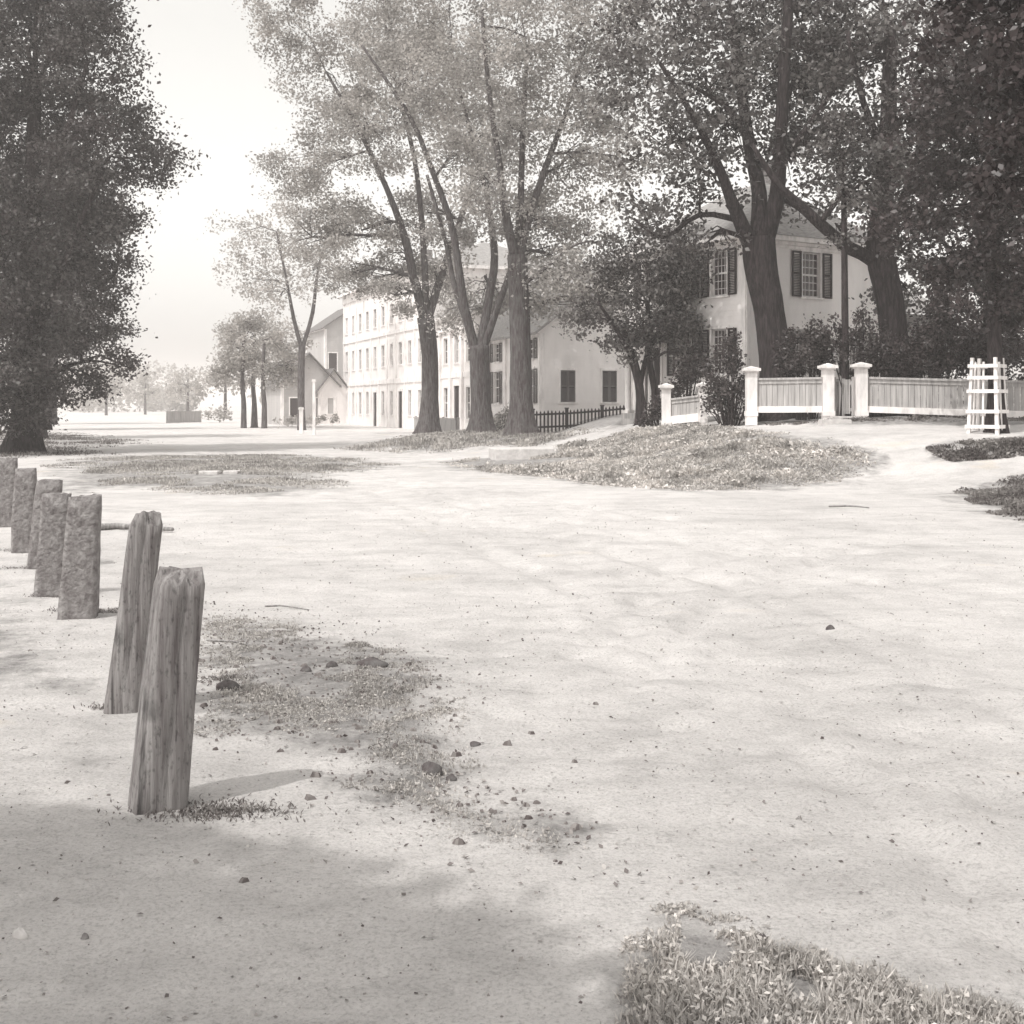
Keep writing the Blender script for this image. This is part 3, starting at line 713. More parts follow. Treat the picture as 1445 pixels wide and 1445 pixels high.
def hotel():
    """three storeys along the street; the near end at (-5.8, 82)"""
    E = Vector((-5.8, 82.2, 0)); L = 25.4; O = E - SU * L
    root = thing('hotel', 'long three-storey white building with rows of windows facing the street', 'building', (E.x, E.y, gz(E.x, E.y)))
    P = frame(O, SANG); z0, zt = -.2, 10.9; D = 11
    P2 = frame(E, SANG + math.pi / 2); P3 = frame(E + Vector((-SU.y, SU.x, 0)) * D, SANG + math.pi); P4 = frame(O + Vector((-SU.y, SU.x, 0)) * D, SANG - math.pi / 2)
    rects = []; n = 10
    for i in range(n):
        a = 1.2 + i * (L - 2.4) / (n - 1)
        for (q0, q1) in ((1.0, 2.75), (4.6, 6.2), (7.7, 9.1)):
            if q0 == 1.0 and i in (4, 7): continue
            rects.append((a - .42, a + .42, q0, q1))
    doors = [(1.2 + i * (L - 2.4) / (n - 1) - .5, 1.2 + i * (L - 2.4) / (n - 1) + .5, .05, 2.7) for i in (4, 7)]
    sr = [(a, a + .9, q0, q1) for a in (2.5, 5.5, 8.0) for q0, q1 in ((1.0, 2.75), (4.6, 6.2), (7.7, 9.1))]
    w = MB(); wall(w, P, L, z0, zt, rects + doors); wall(w, P2, D, z0, zt, sr); wall(w, P3, L, z0, zt, []); wall(w, P4, D, z0, zt, [])
    w.build('wall', M['clapboard'], root)
    for r in rects: window(root, P, r, 2, 4, 'none', hazed=.45)
    for r in sr: window(root, P2, r, 2, 4, 'none', hazed=.45)
    for r in doors: door(root, P, *r)
    t = MB()
    for q, ll in ((P, L), (P2, D)):
        for z, h, o in ((3.3, .35, .09), (6.9, .25, .09), (zt - .6, .6, .12)): t.obox(q, 0, ll, 0, o, z, z + h)
        t.obox(q, -.3, ll + .3, 0, .5, zt, zt + .22)
    for i in range(n + 1):
        a = max(.2, min(L - .2, 1.2 + (i - .5) * (L - 2.4) / (n - 1)))
        for (q0, q1) in ((z0, 3.3), (3.65, 6.9), (7.15, zt - .6)): t.obox(P, a - .14, a + .14, 0, .07, q0, q1)
    t.build('trim', M['white_paint'], root)
    st = MB(); st.obox(P, 11.3, 14.2, .1, 1.4, -.3, .02); st.obox(P, 11.0, 14.5, 1.4, 1.75, -.3, -.12); st.build('step', M['pale_stone'], root)
    r = MB(); e = .5; A = [P(-e, e, zt + .225), P(L + e, e, zt + .225), P(L + e, -D - e, zt + .225), P(-e, -D - e, zt + .225)]; T0 = P(4, -D / 2, zt + 2.4); T1 = P(L - 4, -D / 2, zt + 2.4)
    r.quad(A[0], A[1], T1, T0); r.quad(A[1], A[2], T1); r.quad(A[2], A[3], T0, T1); r.quad(A[3], A[0], T0); r.quad(A[3], A[2], A[1], A[0])
    ro = r.build('roof', M['roof'], root)
    for a in (6, 17):
        c = MB(); c.obox(P, a, a + .9, -D / 2 - .4, -D / 2 + .4, zt + 1.9, zt + 3.6); c.build('chimney', M['granite'], ro)
hotel()
def columned():
    E = Vector((-1.95, 71.6, 0)); L = 10.2; O = E - SU * L
    root = thing('columned_building', 'white two-storey building with tall pilasters glimpsed between the elm trunks', 'building', (E.x, E.y, gz(E.x, E.y)))
    P = frame(O, SANG); z0, zt, D = -.2, 7.0, 9
    P2 = frame(E, SANG + math.pi / 2); P3 = frame(E + Vector((-SU.y, SU.x, 0)) * D, SANG + math.pi); P4 = frame(O + Vector((-SU.y, SU.x, 0)) * D, SANG - math.pi / 2)
    rects = [(a, a + .85, q0, q1) for a in (1.0, 3.3, 7.9) for q0, q1 in ((.9, 2.8), (4.3, 5.9))] + [(5.6, 6.45, 4.3, 5.9)]
    dr = (5.5, 6.6, .1, 2.9)
    w = MB(); wall(w, P, L, z0, zt, rects + [dr])
    for q, ll in ((P2, D), (P3, L), (P4, D)): wall(w, q, ll, z0, zt, [])
    w.build('wall', M['clapboard'], root)
    for r in rects: window(root, P, r, 2, 4, 'none', hazed=.45)
    door(root, P, *dr)
    for a in (.3, 2.6, 4.9, 7.2, 9.9):
        c = MB(); c.obox(P, a - .24, a + .24, 0, .16, z0, zt - .7); c.obox(P, a - .3, a + .3, 0, .2, zt - .9, zt - .7); c.build('pilaster', M['white_paint'], root)
    t = MB(); t.obox(P, 0, L, 0, .2, zt - .7, zt); t.obox(P, -.3, L + .3, 0, .5, zt, zt + .2); t.obox(P, .55, 9.6, 0, .06, 3.4, 3.7); t.build('trim', M['white_paint'], root)
    r = MB(); e = .5; h = zt + .205
    r.quad(P(-e, e, h), P(L + e, e, h), P(L + e, -D / 2, h + 2.2), P(-e, -D / 2, h + 2.2)); r.quad(P(-e, -D / 2, h + 2.2), P(L + e, -D / 2, h + 2.2), P(L + e, -D - e, h), P(-e, -D - e, h))
    r.quad(P(L, 0, h), P(L, -D, h), P(L, -D / 2, h + 2.1)); r.quad(P(0, 0, h), P(0, -D / 2, h + 2.1), P(0, -D, h)); r.build('roof', M['roof'], root)
columned()
gable_house('cottage', 'low pale cottage with a grey roof beyond the small trees', W(397, 600, 103)[:2], SPERP, 4.6, 9, -.2, 3.6, 2.4, [(.7, 1.5, .7, 2.3), (2.9, 3.7, .7, 2.3)], [], ('none', 'none'), 'shutter_grey', wm='grey_clapboard', rm='dark_roof', detail=False)
gable_house('side_wing', 'small white ell with a brown roof beside the three-storey building', W(449, 600, 104)[:2], SPERP, 2.6, 4, -.2, 3.0, 1.7, [(.8, 1.5, 1.0, 2.3)], [], ('none', 'none'), 'shutter_grey', wm='clapboard', rm='dark_roof', detail=False)
gable_house('tall_house', 'tall grey house end rising past the far corner of the three-storey building', W(458, 600, 125)[:2], SPERP, 7, 10, -.2, 9.6, 2.4, [(.4, 1.3, 1.2, 3.0), (.4, 1.3, 5.2, 7.0)], [], ('none', 'none'), 'shutter_grey', wm='grey_clapboard', rm='dark_roof', detail=False)

# ------------------------------------------------------------------ fences and gates
def fence_run(root, A, B, hz, drop=.12, m='old_boards'):
    """board panel, cap rail and baseboard between two ground points"""
    A = Vector(A); B = Vector(B); L = (B - A).length; n = max(2, int(L / .8))
    ang = math.atan2(B.y - A.y, B.x - A.x); u = (B - A).normalized(); nr = Vector((math.sin(ang), -math.cos(ang), 0))
    gzv = [A.z + (B.z - A.z) * i / n for i in range(n + 1)]
    def strip(mb, o0, o1, f0, f1):
        for i in range(n):
            p = A + u * (L * i / n); q = A + u * (L * (i + 1) / n); a, b = gzv[i], gzv[i + 1]
            def c(pt, o, z): return (pt.x + nr.x * o, pt.y + nr.y * o, z)
            mb.box8([c(p, o1, a + f0), c(q, o1, b + f0), c(q, o0, b + f0), c(p, o0, a + f0), c(p, o1, a + f1), c(q, o1, b + f1), c(q, o0, b + f1), c(p, o0, a + f1)])
    w = MB()
    nb = int(L / .16)
    for i in range(nb):   # single vertical boards with slightly uneven faces
        t0, t1 = (i + .03) / nb, (i + .97) / nb; p = A + u * (L * t0); q = A + u * (L * t1)
        za, zb = A.z + (B.z - A.z) * t0, A.z + (B.z - A.z) * t1; o = random.uniform(-.006, .006)
        def c(pt, off, z): return (pt.x + nr.x * off, pt.y + nr.y * off, z)
        w.box8([c(p, .02 + o, za + .3), c(q, .02 + o, zb + .3), c(q, -.015 + o, zb + .3), c(p, -.015 + o, za + .3), c(p, .02 + o, za + hz - .12), c(q, .02 + o, zb + hz - .12), c(q, -.015 + o, zb + hz - .12), c(p, -.015 + o, za + hz - .12)])
    w.build('board_panel', M[m], root)
    cp = MB(); strip(cp, -.09, .09, hz - .06, hz); strip(cp, -.03, .05, hz - .17, hz - .062); cp.build('cap_rail', M[m], root)
    bb = MB(); strip(bb, -.03, .06, drop, .298); bb.build('baseboard', M['white_paint'], root)
def pillar(root, p, h, w=.3, m='white_paint'):
    mb = MB(); P = lambda a, o, z: Vector((p[0] + a, p[1] + o, p[2] + z)); t = w / 2
    mb.obox(P, -t, t, -t, t, -.25, h - .13); mb.obox(P, -t - .02, t + .02, -t - .02, t + .02, 0.02, .16)
    mb.obox(P, -t - .04, t + .04, -t - .04, t + .04, h - .17, h - .13)
    mb.obox(P, -t - .09, t + .09, -t - .09, t + .09, h - .13, h - .05)
    a = [P(-t - .06, -t - .06, h - .05), P(t + .06, -t - .06, h - .05), P(t + .06, t + .06, h - .05), P(-t - .06, t + .06, h - .05)]
    top = P(0, 0, h + .02)
    for i in range(4): mb.quad(a[i], a[(i + 1) % 4], top)
    mb.build('pillar', M[m], root)
fA, fB, fC = at(1060, 36), at(1168, 35), at(1215, 34.7)
for q in (fA, fB, fC): q.z = EYE - (588 - HOR) / F * q.y
fD = W(1365, 596, 33.6); fE = W(1560, 600, 32.6)
fL0, fL1 = W(940, 601, 38.6), W(992, 597, 37.6)
r1 = thing('board_fence', 'weathered board fence with white pillars between shrub and garden gate', 'fence', fA)
fence_run(r1, fA + Vector((.15, 0, 0)), fB - Vector((.15, 0, 0)), 1.12); pillar(r1, fA, 1.46); pillar(r1, fB, 1.5)
r2 = thing('board_fence', 'long weathered board fence running from the gate past the white tree guard', 'fence', fC)
fence_run(r2, fC + Vector((.15, 0, 0)), fE, 1.12); pillar(r2, fC, 1.52)
r3 = thing('board_fence', 'short sloping board fence with two white pillars near the twin-stemmed tree', 'fence', fL0)
fence_run(r3, fL0 + Vector((.13, 0, 0)), fL1 - Vector((.1, 0, 0)), .85, .05); pillar(r3, fL0, 1.32, .26); pillar(r3, fL1, 1.24, .2)
# garden gate standing open between the pillars
gp = (fB + fC) * .5; gate = thing('garden_gate', 'narrow slatted garden gate standing open between two white pillars', 'gate', gp)
def gate_leaf(H, ang, L):
    P = frame(Vector((H.x, H.y, H.z)), ang); mb = MB()
    mb.obox(P, 0, .07, -.03, .03, .02, 1.12); mb.obox(P, L - .07, L, -.03, .03, .02, 1.08)
    for z in (.15, .9): mb.obox(P, .07, L - .07, -.022, .022, z, z + .09)
    n = int(L / .1)
    for i in range(1, n): a = .07 + (L - .14) * i / n; mb.obox(P, a - .02, a + .02, -.045, -.024, .08, 1.05)
    mb.build('gate_leaf', M['old_boards'], gate)
gate_leaf(fB + Vector((.2, 0, 0)), R(65), .5); gate_leaf(fC + Vector((-.2, 0, 0)), R(112), .5)
for (X, Y, dd, w, lab) in ((1192, 596, 34.2, .75, 'upper pale stone step at the garden gate'), (1178, 602, 33.5, .8, 'lower pale stone step leading to the garden gate')):
    p = at(X, dd); mb = MB(); P = lambda a, o, z: Vector((p.x + a, p.y + o, p.z + z)); mb.obox(P, -w / 2, w / 2, -.22, .22, -.2, .09); mb.obox(P, -w / 2 + .02, w / 2 - .02, -.2, .2, .09, .11)
    tag(mb.build('stone_step', M['pale_stone'], None, p), lab, 'step')
# picket fence before the shuttered house
def picket():
    pts = [W(752, 613, 51.5), W(800, 611, 52), W(850, 607, 52.5), W(905, 601, 53), W(960, 597, 53.5)]
    root = thing('picket_fence', 'dark pointed picket fence before the house with closed shutters', 'fence', pts[0])
    pk, rl = MB(), MB()
    for A, B in zip(pts, pts[1:]):
        n = int((B - A).length / .155)
        for i in range(n):
            p = A.lerp(B, i / n); h = .98 + random.uniform(-.02, .02); w = .036
            P = lambda a, o, z: Vector((p.x + a, p.y + o, p.z + z))
            pk.obox(P, -w, w, -.03, 0, .02, h - .08)
            k = [P(-w, -.03, h - .08), P(w, -.03, h - .08), P(w, 0, h - .08), P(-w, 0, h - .08)]; a, b = P(0, -.03, h), P(0, 0, h)
            pk.quad(k[0], k[1], a); pk.quad(k[2], k[3], b); pk.quad(k[1], k[2], b, a); pk.quad(k[3], k[0], a, b)
        for z in (.25, .78):
            rl.box8([A + Vector((0, .003, z)), B + Vector((0, .003, z)), B + Vector((0, .06, z)), A + Vector((0, .06, z)), A + Vector((0, .003, z + .08)), B + Vector((0, .003, z + .08)), B + Vector((0, .06, z + .08)), A + Vector((0, .06, z + .08))])
    pk.build('picket_panel', M['shutter_dark'], root); rl.build('rail', M['shutter_dark'], root)
    for p in pts[:-1]:
        m = MB(); P = lambda a, o, z: Vector((p.x + a, p.y + o, p.z + z)); m.obox(P, -.07, .07, .062, .2, -.3, 1.02); m.obox(P, -.09, .09, .045, .22, 1.02, 1.07); m.build('post', M['shutter_dark'], root)
picket()
def low_fence(label, A, B, h, m):
    A = Vector(A); B = Vector(B); A.z = gz(A.x, A.y); B.z = gz(B.x, B.y); root = thing('low_fence', label, 'fence', A)
    P = frame(A, math.atan2(B.y - A.y, B.x - A.x)); L = (B - A).length; mb = MB(); n = int(L / .2)
    for i in range(n): mb.obox(P, L * i / n + .008, L * (i + 1) / n - .008, -.02, .02, .03, h - .07 + random.uniform(-.006, .006))
    mb.build('board_panel', M[m], root); r = MB(); r.obox(P, 0, L, -.06, .06, h - .06, h); r.build('cap_rail', M[m], root)
    for i in range(4):
        q = MB(); a = L * i / 3; q.obox(P, a - .06, a + .06, -.17, -.062, -.2, h + .05); q.build('post', M[m], root)
low_fence('low pale board fence in front of the pilastered building', (-5.9, 74.5, 0), (-3.0, 66.5, 0), .9, 'old_boards')
low_fence('dim distant dark board fence at the far end of the street', W(237, 600, 118), W(284, 600, 124), 1.15, 'old_boards')
# tree guard
def guard():
    p = W(1383, 620, 29.3); p.y -= .15; p = Vector((p.x, p.y, gz(p.x, p.y)))
    root = thing('tree_guard', 'tall white slatted wooden guard boxed round a young trunk', 'tree guard', p)
    w0, w1, h = .33, .27, 1.72; c = at(1405, 29.5); c = Vector((c.x - .2, c.y, p.z))
    cs = [(-1, -1), (1, -1), (1, 1), (-1, 1)]
    def pt(sx, sy, z, e=0):
        t = z / h; w = w0 * (1 - t) + w1 * t + e; ca, sa = math.cos(R(38)), math.sin(R(38))
        return Vector((c.x + (sx * ca + sy * sa) * w, c.y + (-sx * sa + sy * ca) * w, c.z + z))
    for k, (sx, sy) in enumerate(cs):
        mb = MB(); mb.tube([pt(sx, sy, -.2), pt(sx, sy, h + .1)], [.055, .05], 4); mb.build('corner_post', M['white_paint'], root)
    for k in range(4):
        a, b = cs[k], cs[(k + 1) % 4]
        for z in (.14, .5, .98, 1.3, 1.58):
            mb = MB(); q0, q1 = pt(*a, z, .05), pt(*b, z, .05); q2, q3 = pt(*b, z, .075), pt(*a, z, .075); up = Vector((0, 0, .085))
            mb.box8([q3, q2, q1, q0, q3 + up, q2 + up, q1 + up, q0 + up]); mb.build('slat', M['white_paint'], root)
        mb = MB(); m0 = (pt(*a, .1) + pt(*b, .1)) * .5; m1 = (pt(*a, h) + pt(*b, h)) * .5; mb.tube([m0, m1], [.03, .03], 4); mb.build('upright', M['white_paint'], root)
guard()
# slabs and small posts
def slab(name, label, X, Y, w, dep, th, m, ang=0, lift=0.):
    x, y = hit(X, Y); p = Vector((x, y, gz(x, y))); mb = MB(); F_ = frame(p, ang)
    n = 9
    top = [(math.cos(i * 2 * math.pi / 24), math.sin(i * 2 * math.pi / 24)) for i in range(24)]
    rs = random.Random(int(X)); pts = []
    for ca, sa in top:
        r = (abs(ca) ** 9 + abs(sa) ** 9) ** (-1 / 9) * (1 + rs.uniform(-.02, .02)); pts.append((r * ca * w / 2, r * sa * dep / 2))
    k = 0
    for z, s_ in ((-.15, 1), (th - .02, 1), (th, .985)):
        for a, o in pts: mb.v.append(tuple(F_(a * s_, o * s_, z + lift)))
    for L_ in range(2):
        for j in range(24): mb.f.append((L_ * 24 + j, L_ * 24 + (j + 1) % 24, (L_ + 1) * 24 + (j + 1) % 24, (L_ + 1) * 24 + j))
    mb.f.append(tuple(48 + j for j in range(24)))
    return tag(mb.build(name, M[m], None, p), label, 'slab')
slab('carriage_slab', 'broad pale stone slab lying on the grass edge below the elms', 735, 643, 1.9, 1.7, .24, 'pale_stone', R(8))
slab('stone_slab', 'wider of two small pale stones set in the left grass', 296, 669, .5, .45, .075, 'pale_stone')
slab('stone_slab', 'narrower of two small pale stones set in the left grass', 327, 668, .38, .42, .065, 'pale_stone')
for (X, d, h, r, lab, nm) in ((425, 74, 1.45, .11, 'short thick white hitching post by the far roadside', 'hitching_post'), (443, 70, 3.0, .075, 'tall thin white post by the far roadside', 'white_post')):
    g = at(X, d); mb = MB(); P = lambda a, o, z: Vector((g.x + a, g.y + o, g.z + z)); mb.obox(P, -r, r, -r, r, -.2, h); mb.obox(P, -r - .04, r + .04, -r - .04, r + .04, h, h + .07); mb.obox(P, -r - .02, r + .02, -r - .02, r + .02, h + .07, h + .14)
    tag(mb.build(nm, M['white_paint'], None, g), lab, 'post')

# ------------------------------------------------------------------ trees
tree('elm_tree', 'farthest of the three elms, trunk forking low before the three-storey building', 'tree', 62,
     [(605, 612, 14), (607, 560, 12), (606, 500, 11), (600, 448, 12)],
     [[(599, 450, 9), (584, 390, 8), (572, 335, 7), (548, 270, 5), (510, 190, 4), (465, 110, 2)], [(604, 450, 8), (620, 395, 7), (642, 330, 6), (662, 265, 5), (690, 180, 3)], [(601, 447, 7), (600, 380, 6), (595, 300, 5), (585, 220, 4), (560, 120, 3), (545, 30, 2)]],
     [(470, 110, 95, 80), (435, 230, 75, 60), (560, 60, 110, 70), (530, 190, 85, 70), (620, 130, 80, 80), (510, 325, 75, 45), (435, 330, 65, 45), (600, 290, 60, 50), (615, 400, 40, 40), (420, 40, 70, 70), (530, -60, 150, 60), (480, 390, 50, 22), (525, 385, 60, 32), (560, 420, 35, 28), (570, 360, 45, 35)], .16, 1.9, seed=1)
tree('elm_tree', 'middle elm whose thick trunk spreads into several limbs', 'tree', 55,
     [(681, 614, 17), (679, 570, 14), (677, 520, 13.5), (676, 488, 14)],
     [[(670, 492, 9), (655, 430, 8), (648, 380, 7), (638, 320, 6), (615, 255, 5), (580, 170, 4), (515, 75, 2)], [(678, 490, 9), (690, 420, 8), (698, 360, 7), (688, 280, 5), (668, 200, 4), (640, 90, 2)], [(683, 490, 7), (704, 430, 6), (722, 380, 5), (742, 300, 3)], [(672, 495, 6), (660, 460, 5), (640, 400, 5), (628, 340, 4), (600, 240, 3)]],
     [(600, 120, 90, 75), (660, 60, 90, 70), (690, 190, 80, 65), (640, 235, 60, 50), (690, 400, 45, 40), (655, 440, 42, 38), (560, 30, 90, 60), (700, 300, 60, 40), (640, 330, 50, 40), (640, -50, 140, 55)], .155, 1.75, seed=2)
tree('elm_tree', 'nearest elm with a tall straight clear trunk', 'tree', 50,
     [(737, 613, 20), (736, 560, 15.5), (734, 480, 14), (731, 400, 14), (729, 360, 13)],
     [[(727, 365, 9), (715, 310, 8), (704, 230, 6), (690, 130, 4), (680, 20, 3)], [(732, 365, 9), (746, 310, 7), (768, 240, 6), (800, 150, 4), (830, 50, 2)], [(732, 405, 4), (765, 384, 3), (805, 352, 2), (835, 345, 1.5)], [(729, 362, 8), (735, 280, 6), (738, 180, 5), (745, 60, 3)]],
     [(740, 60, 105, 75), (820, 120, 90, 85), (720, 175, 85, 75), (790, 230, 80, 60), (860, 30, 90, 60), (750, 320, 55, 40), (870, 220, 60, 50), (800, 380, 50, 35), (720, -60, 150, 60), (830, -50, 120, 50), (690, 270, 50, 40), (800, 405, 60, 45), (845, 425, 45, 38), (770, 425, 30, 30), (785, 355, 60, 38), (830, 310, 50, 40)], .15, 1.9, lm='leaf_elm_hazed', seed=3)
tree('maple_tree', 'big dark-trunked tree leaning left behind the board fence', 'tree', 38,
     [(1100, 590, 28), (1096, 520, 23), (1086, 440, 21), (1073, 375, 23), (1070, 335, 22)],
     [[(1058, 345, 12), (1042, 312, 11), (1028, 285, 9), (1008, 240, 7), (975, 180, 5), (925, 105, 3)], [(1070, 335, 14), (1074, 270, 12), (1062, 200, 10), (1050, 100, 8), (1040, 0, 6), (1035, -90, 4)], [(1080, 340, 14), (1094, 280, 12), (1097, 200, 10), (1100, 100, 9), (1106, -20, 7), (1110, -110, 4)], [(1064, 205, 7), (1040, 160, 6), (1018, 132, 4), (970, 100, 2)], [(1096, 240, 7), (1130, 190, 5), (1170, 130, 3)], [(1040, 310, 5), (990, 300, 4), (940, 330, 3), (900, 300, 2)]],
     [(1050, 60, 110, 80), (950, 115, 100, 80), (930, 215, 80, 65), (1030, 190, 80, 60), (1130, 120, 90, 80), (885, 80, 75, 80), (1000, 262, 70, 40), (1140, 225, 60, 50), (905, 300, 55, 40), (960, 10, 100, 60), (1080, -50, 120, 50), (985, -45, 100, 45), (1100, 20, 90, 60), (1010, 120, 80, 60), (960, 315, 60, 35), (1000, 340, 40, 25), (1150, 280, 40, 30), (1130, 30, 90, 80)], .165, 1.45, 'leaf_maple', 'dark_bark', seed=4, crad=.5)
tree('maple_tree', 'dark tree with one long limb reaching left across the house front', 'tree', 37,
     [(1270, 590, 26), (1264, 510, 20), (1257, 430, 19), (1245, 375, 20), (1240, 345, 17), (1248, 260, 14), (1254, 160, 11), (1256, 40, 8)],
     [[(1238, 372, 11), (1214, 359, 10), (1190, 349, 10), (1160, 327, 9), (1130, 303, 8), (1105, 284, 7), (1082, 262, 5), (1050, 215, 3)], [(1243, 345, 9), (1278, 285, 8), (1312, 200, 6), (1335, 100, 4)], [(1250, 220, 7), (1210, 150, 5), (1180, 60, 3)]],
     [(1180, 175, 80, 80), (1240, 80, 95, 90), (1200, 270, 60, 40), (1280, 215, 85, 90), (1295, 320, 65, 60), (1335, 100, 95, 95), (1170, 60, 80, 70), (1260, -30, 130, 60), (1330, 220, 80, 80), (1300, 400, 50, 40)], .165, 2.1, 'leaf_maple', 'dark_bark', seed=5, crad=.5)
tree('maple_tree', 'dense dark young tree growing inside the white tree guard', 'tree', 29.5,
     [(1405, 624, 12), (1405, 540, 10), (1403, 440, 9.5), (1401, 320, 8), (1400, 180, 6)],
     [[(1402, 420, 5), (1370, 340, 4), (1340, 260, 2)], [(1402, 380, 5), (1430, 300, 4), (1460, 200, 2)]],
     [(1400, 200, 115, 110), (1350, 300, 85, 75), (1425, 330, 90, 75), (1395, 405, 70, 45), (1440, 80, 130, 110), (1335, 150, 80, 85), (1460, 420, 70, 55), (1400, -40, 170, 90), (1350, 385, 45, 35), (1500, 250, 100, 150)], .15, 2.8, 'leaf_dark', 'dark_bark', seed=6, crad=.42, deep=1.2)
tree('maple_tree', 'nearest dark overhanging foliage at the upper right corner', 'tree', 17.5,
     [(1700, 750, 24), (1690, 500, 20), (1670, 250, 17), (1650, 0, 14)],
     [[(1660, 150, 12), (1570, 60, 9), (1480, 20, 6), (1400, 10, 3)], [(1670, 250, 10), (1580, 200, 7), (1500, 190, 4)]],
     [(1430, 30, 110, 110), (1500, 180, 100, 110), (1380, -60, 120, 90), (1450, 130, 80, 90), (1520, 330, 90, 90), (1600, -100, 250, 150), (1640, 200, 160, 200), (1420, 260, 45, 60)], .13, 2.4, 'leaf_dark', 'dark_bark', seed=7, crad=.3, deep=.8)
tree('sapling', 'thin straight dark stem rising behind the open garden gate', 'tree', 36,
     [(1194, 590, 6), (1193, 500, 5), (1192, 400, 4.6), (1191, 300, 4), (1190, 230, 3)], [], [(1190, 250, 40, 40), (1195, 330, 22, 25), (1185, 200, 40, 40)], .12, 1.2, 'leaf_maple', 'dark_bark', seed=8, deep=.4, crad=.4)
tree('apple_tree', 'small low twin-stemmed tree between the picket and board fences', 'tree', 43,
     [(906, 590, 7), (903, 550, 6), (894, 510, 6), (880, 470, 4)],
     [[(925, 592, 6, .3), (925, 550, 5, .3), (918, 510, 5, .3), (915, 450, 4, .2), (910, 390, 2)], [(903, 548, 4), (915, 500, 4), (940, 450, 3), (960, 400, 2)], [(896, 515, 4), (870, 470, 3), (840, 430, 2)]],
     [(900, 420, 65, 50), (860, 450, 50, 45), (945, 440, 50, 50), (920, 375, 60, 40), (850, 400, 45, 40), (960, 480, 35, 35), (890, 490, 40, 22), (955, 395, 40, 40), (820, 450, 30, 25), (965, 440, 35, 40), (880, 350, 50, 35), (950, 360, 40, 30), (970, 500, 22, 25)], .14, 1.9, 'leaf_maple', 'dark_bark', seed=9, deep=.8, crad=.4)
for i, (X, Yb, d, bl, lab) in enumerate((
        (344, 604, 92, [(330, 490, 38, 40), (320, 530, 28, 18), (350, 450, 30, 25)], 'leftmost thin tree of the far clump of three'),
        (359, 606, 94, [(360, 480, 40, 45), (355, 530, 35, 20)], 'middle tree of the far clump of three'),
        (373, 605, 91, [(395, 480, 38, 42), (385, 530, 35, 20), (410, 520, 25, 20)], 'rightmost tree of the far clump of three'))):
    tree('small_tree', lab, 'tree', d, [(X, Yb, 4 + i % 2), (X, 570, 3.5), (X - 2, 540, 3), (X, 480, 2)], [], bl, .22, 2.4, 'leaf_far_hazed', group='clump of three small trees', seed=20 + i, deep=1.0)
tree('elm_tree', 'pale distant elm with a forked trunk in front of the cottage', 'tree', 84,
     [(426, 610, 6), (425, 570, 5), (425, 520, 5), (426, 488, 5)], [[(425, 490, 3.4), (416, 450, 3), (408, 400, 2), (395, 330, 1.5)], [(427, 490, 3.4), (440, 440, 3), (446, 380, 2), (460, 320, 1)]],
     [(390, 350, 70, 45), (440, 380, 50, 40), (350, 390, 50, 40), (460, 330, 55, 40), (400, 420, 50, 25), (340, 330, 40, 35), (420, 290, 70, 40)], .22, .8, 'leaf_far_hazed', seed=24, deep=2)
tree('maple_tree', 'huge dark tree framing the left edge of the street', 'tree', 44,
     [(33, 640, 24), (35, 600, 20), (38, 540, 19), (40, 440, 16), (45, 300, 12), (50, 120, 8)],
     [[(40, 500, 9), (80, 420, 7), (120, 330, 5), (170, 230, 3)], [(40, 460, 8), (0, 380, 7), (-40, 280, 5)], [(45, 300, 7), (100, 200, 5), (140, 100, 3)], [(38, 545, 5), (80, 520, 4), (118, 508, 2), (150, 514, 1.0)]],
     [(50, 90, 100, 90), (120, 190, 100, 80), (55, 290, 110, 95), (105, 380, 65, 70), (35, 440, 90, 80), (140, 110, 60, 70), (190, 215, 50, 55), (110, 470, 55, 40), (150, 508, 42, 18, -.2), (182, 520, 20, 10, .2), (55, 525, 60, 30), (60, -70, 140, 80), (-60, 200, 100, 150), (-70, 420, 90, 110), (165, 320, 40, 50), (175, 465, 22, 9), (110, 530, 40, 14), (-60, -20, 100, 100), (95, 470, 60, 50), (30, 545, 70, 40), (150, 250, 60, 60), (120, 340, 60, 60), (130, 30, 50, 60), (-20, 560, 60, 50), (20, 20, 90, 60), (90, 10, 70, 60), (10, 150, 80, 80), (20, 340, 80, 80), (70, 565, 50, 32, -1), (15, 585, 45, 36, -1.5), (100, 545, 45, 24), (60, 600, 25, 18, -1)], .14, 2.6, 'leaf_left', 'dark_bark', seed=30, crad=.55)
for i, (d, lab, X0) in enumerate(((62, 'second dark tree in the row down the left side', 56), (85, 'third tree in the row down the left side, thin trunk showing', 67), (112, 'fourth hazy tree in the row down the left side', 76))):
    s = 62 / d
    tree('street_tree', lab, 'tree', d, [(X0, 572 + 37 * s, 9 * s), (X0, 572 - 10 * s, 7 * s), (X0 + 2, 572 - 80 * s, 6 * s), (X0 + 4, 572 - 200 * s, 4 * s)], [],
         [(X0 + 10 * s, 572 - 150 * s, 75 * s, 60 * s), (X0 - 40 * s, 572 - 170 * s, 70 * s, 80 * s), (X0 + 40 * s, 572 - 230 * s, 80 * s, 70 * s), (X0, 572 - 320 * s, 90 * s, 80 * s), (X0 + 60 * s, 572 - 320 * s, 60 * s, 60 * s), (X0 - 60 * s, 572 - 300 * s, 70 * s, 80 * s)], .2 + .05 * i, 1.8, 'leaf_left', 'dark_bark', 'row of trees down the left side', seed=31 + i)
